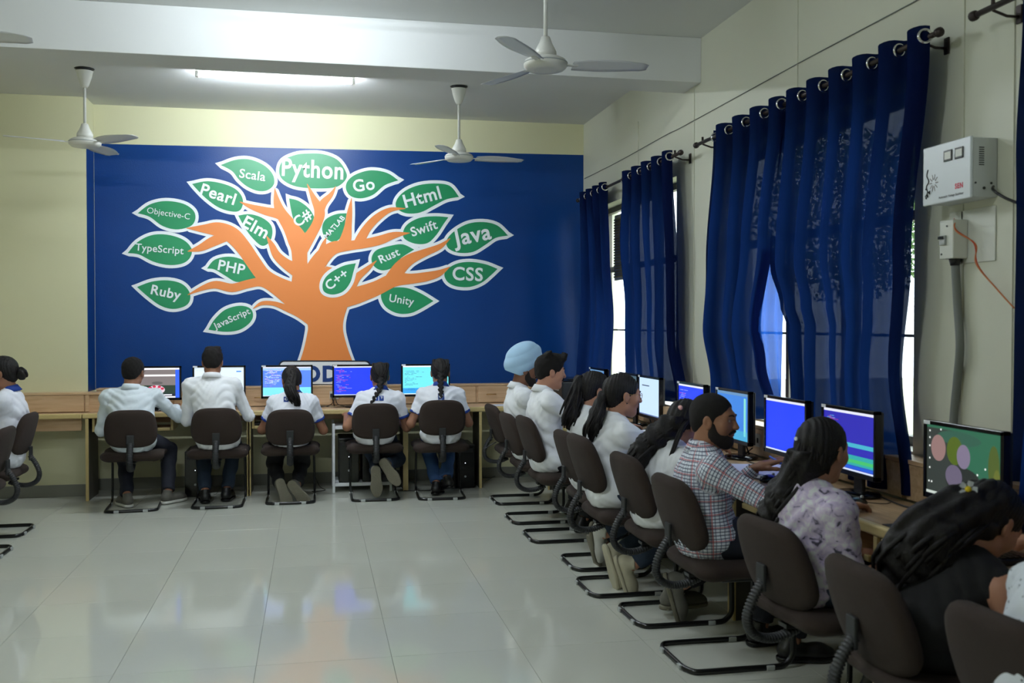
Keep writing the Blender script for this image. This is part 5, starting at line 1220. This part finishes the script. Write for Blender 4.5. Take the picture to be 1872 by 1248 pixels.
b, i = person('girl in round gold glasses and a white shirt', WO[4], RW, (.0, -.01, 1.11), yaw=.0, pitch=-.12, sex=1, skin=M_skin2, shirt_m=M_shirtw, pants_m=M_jeand, seed=9, shoe='cream', hair='pony', hands=[(-.12, .44, .8), (.14, .44, .8)],
              feet=[dict(a=(.0, -.03, .2), toe=(.1, .25, -1), up=(-.1, 1, .3)), dict(a=(.14, .0, .16), toe=(-.1, .4, -1), up=(.5, .8, .3))], ponytail=dict(tie=(0, -.12, -.02), path=[(.02, -.17, 1.01), (.03, -.195, .94), (.02, -.20, .86)], r=.042, n=66, wav=.016))
glasses(b, i, M_gold); p = i['HL']((.086, .0, -.042)); tag_ = tube('ear_stud', [tuple(map(float, p)), tuple(map(float, p+v3(.003, 0, 0)))], .004, M_chrome, b, 8)
b, i = person('woman with very long black hair in a white shirt, behind the bearded man', WO[5], RW, (.02, .07, 1.0), yaw=.15, pitch=-.45, sex=1, skin=M_skin2, shirt_m=M_shirtw, pants_m=M_blackc, seed=10, shoe='grey', hair='half', hands=[(-.12, .22, .62), (.10, .22, .62)],
              feet=[dict(a=(.0, .0, .12)), dict(a=(.14, .0, .2), toe=(0, .3, -1), up=(.4, 1, .2))], ponytail=dict(path=[(.02, -.10, .93), (.02, -.17, .87), (.02, -.215, .80), (.02, -.22, .70)], rs=[.06, .055, .045, .02], n=70, wav=.02))
strands('front_lock', [tuple(map(float, i['HL'](( .06, -.03, .03)))), tuple(map(float, i['HL']((.10, -.08, -.06)))), (.13, -.08, .80), (.14, -.09, .70)], 9, [.012, .012, .01], .005, b, M_hair, 4)
p = i['HL']((.045, -.10, .05)); f = Field(p-.04, p+.04, .005); f.ell(p, (.02, .012, .014), .005); v, q = f.mesh(); link('hair_clip', np_mesh('hair_clip', v, q), b, M_pink)
b, i = person('bearded man in a checked shirt turning towards the girl beside him', WO[6], RW, (.01, -.055, 1.085), yaw=-.72, pitch=-.06, skin=M_skin, shirt_m=M_check, pants_m=M_navy, seed=11, bulk=1.12, h=.008, hair='crop', torso_yaw=-.22,
              hands=[(-.20, .25, .83), (.55, .25, .79)], poles=[(-.4, .2, -1), (-.2, .1, -1)], hand_up=[((.35, .9, .35), (-.1, -.4, 1)), ((-.25, 1, -.10), (0, 0, 1))], feet=[dict(a=(-.12, .24, .09)), dict(a=(.12, .28, .09))])
beard(b, i)
def pen(parent, p, d):
    p = np.array(p, 'f'); d = np.array(d, 'f'); d /= np.linalg.norm(d); o = tube('pen', [tuple(map(float, p)), tuple(map(float, p+d*.14))], .0045, M_bluepen, None, 8); return o
wp_ = b.matrix_basis if False else None
mw = Matrix.Translation(b.location) @ Matrix.Rotation(RW, 4, 'Z'); hp = Vector([float(t) for t in i['WR'][0]])+Vector((.02, .06, .055)); A_ = mw @ hp; B_ = mw @ (hp+Vector((.11, .06, -.05)))
pen_o = empty('pen', tuple(A_), 0, 'blue ballpoint pen in the bearded man\'s left hand', 'pen'); d_ = B_-A_
tube('barrel', [(0, 0, 0), tuple(d_*.8)], .005, M_bluepen, pen_o, 8); tube('tip', [tuple(d_*.8), tuple(d_)], [.0045, .001], M_clip, pen_o, 8)
w_ = i['WR'][1]; e_ = i['EL'][1]; B = basis(w_-e_, (0, 0, 1)); c = w_-B[:, 1]*.01; bm = bmesh.new(); add_tube(bm, [tuple(map(float, c+B[:, 0]*.031*math.cos(t)+B[:, 2]*.027*math.sin(t))) for t in np.linspace(0, 2*PI, 21)], .0035, 6); link('wrist_thread', bm_mesh(bm, 'wrist_thread', True), b, M_red)
b, i = person('girl in a floral lilac blouse with half-tied wavy hair', WO[7], RW+.05, (.03, -.03, 1.045), yaw=.38, pitch=-.15, sex=1, skin=M_skin2, shirt_m=M_flor, pants_m=M_jeand, seed=12, h=.009, hair='half', collar=False, sleeve=2,
              hands=[(-.10, .22, .61), (.06, .20, .60)], ponytail=dict(path=[(.0, -.10, .94), (-.015, -.15, .86), (-.045, -.175, .79), (-.06, -.185, .74)], rs=[.072, .074, .066, .04], n=110, wav=.026))
p = i['HL']((-.03, -.125, .03)); tube('hair_pearl', [tuple(map(float, p)), tuple(map(float, p+(i['R']@v3(0, -.006, 0))))], .007, M_wht, b, 10)
b, i = person('woman in black bending forward over the desk, yellow flower in her hair', WO[8], RW-.05, (.02, .17, .905), yaw=.2, pitch=-.75, sex=1, skin=M_skin2, shirt_m=M_blacktop, pants_m=M_blackc, seed=13, h=.009, hair='half', collar=False, sleeve=0, bulk=1.05, waist=.56,
              hands=[(-.2, .45, .79), (.23, .34, .66)], poles=[(-.8, -.3, -.6), (.3, -.9, -1)], ponytail=dict(path=[(.02, .06, .92), (.02, -.02, .87), (.0, -.07, .79), (-.02, -.10, .70)], rs=[.085, .10, .10, .06], n=130, wav=.03))
dr = Vector((.25, -.62, .70)).normalized(); hc = Vector([float(t) for t in i['H']]); fw = hc+dr*.11; best_ = 0
for c in b.children:
    if 'hair' in c.name:
        bm = bmesh.new(); bm.from_mesh(c.data); bt = BVHTree.FromBMesh(bm); bm.free(); h_ = bt.ray_cast(hc+dr*.5, -dr)[0]
        if h_ and (h_-hc).length > best_: best_ = (h_-hc).length; fw = h_+dr*.006
mw = Matrix.Translation(b.location) @ Matrix.Rotation(RW-.05, 4, 'Z')
fo = empty('flower_clip', tuple(mw @ fw), 0, 'white and yellow flower clip in the stooping woman\'s hair', 'hair clip')
bm = bmesh.new(); nrm_ = (Vector((0, 0, EYE))+Vector((0, 0, 0))-fo.location).normalized(); q_ = nrm_.to_track_quat('Z', 'Y').to_matrix().to_4x4()
for k in range(5):
    a = 2*PI*k/5; vs_ = [bm.verts.new(q_ @ Vector((r_*math.cos(a+t), r_*math.sin(a+t), .004*z_))) for r_, t, z_ in ((.004, 0, 1), (.017, -.55, 1.5), (.027, -.3, 2.5), (.027, .3, 2.5), (.017, .55, 1.5))]
    f_ = bm.faces.new(vs_); r2 = bmesh.ops.solidify(bm, geom=[f_], thickness=.002)
link('petals', bm_mesh(bm, 'petals'), fo, M_wht); f = Field((-.02, -.02, -.02), (.02, .02, .02), .003); f.ell(tuple(nrm_*.008), (.010, .010, .010), .003); v, q = f.mesh(); link('flower_heart', np_mesh('flower_heart', v, q), fo, M_yel)
person('person in a white dotted top, cut by the right edge of the picture', (1.86, 2.07), RW, (.02, .02, 1.03), yaw=0, pitch=-.4, sex=1, shirt_m=M_dot, pants_m=M_jeand, seed=14, hair='bun', collar=False, sleeve=.7)
# ---- left wall
b, i = person('girl with a black hair bun in a white polo shirt with blue collar', (-2.295, 7.73), PI/2, (0, -.07, 1.16), yaw=.1, pitch=-.2, sex=1, shirt_m=M_polo, pants_m=M_blackc, trim=M_poloblue, sleeve=.62, seed=15, hair='bun', hands=[(-.14, .42, .8), (.14, .42, .8)])
person('girl in a white polo shirt, only her sleeve inside the left edge', (-2.275, 7.0), PI/2, (0, .0, 1.13), yaw=.1, pitch=-.3, sex=1, shirt_m=M_polo, pants_m=M_blackc, trim=M_poloblue, sleeve=.62, seed=16, hair='pony', hands=[(-.14, .42, .8), (.14, .42, .8)],
       ponytail=dict(path=[(.0, -.12, 1.05), (.0, -.15, .98), (.0, -.16, .9)], r=.03, n=30))
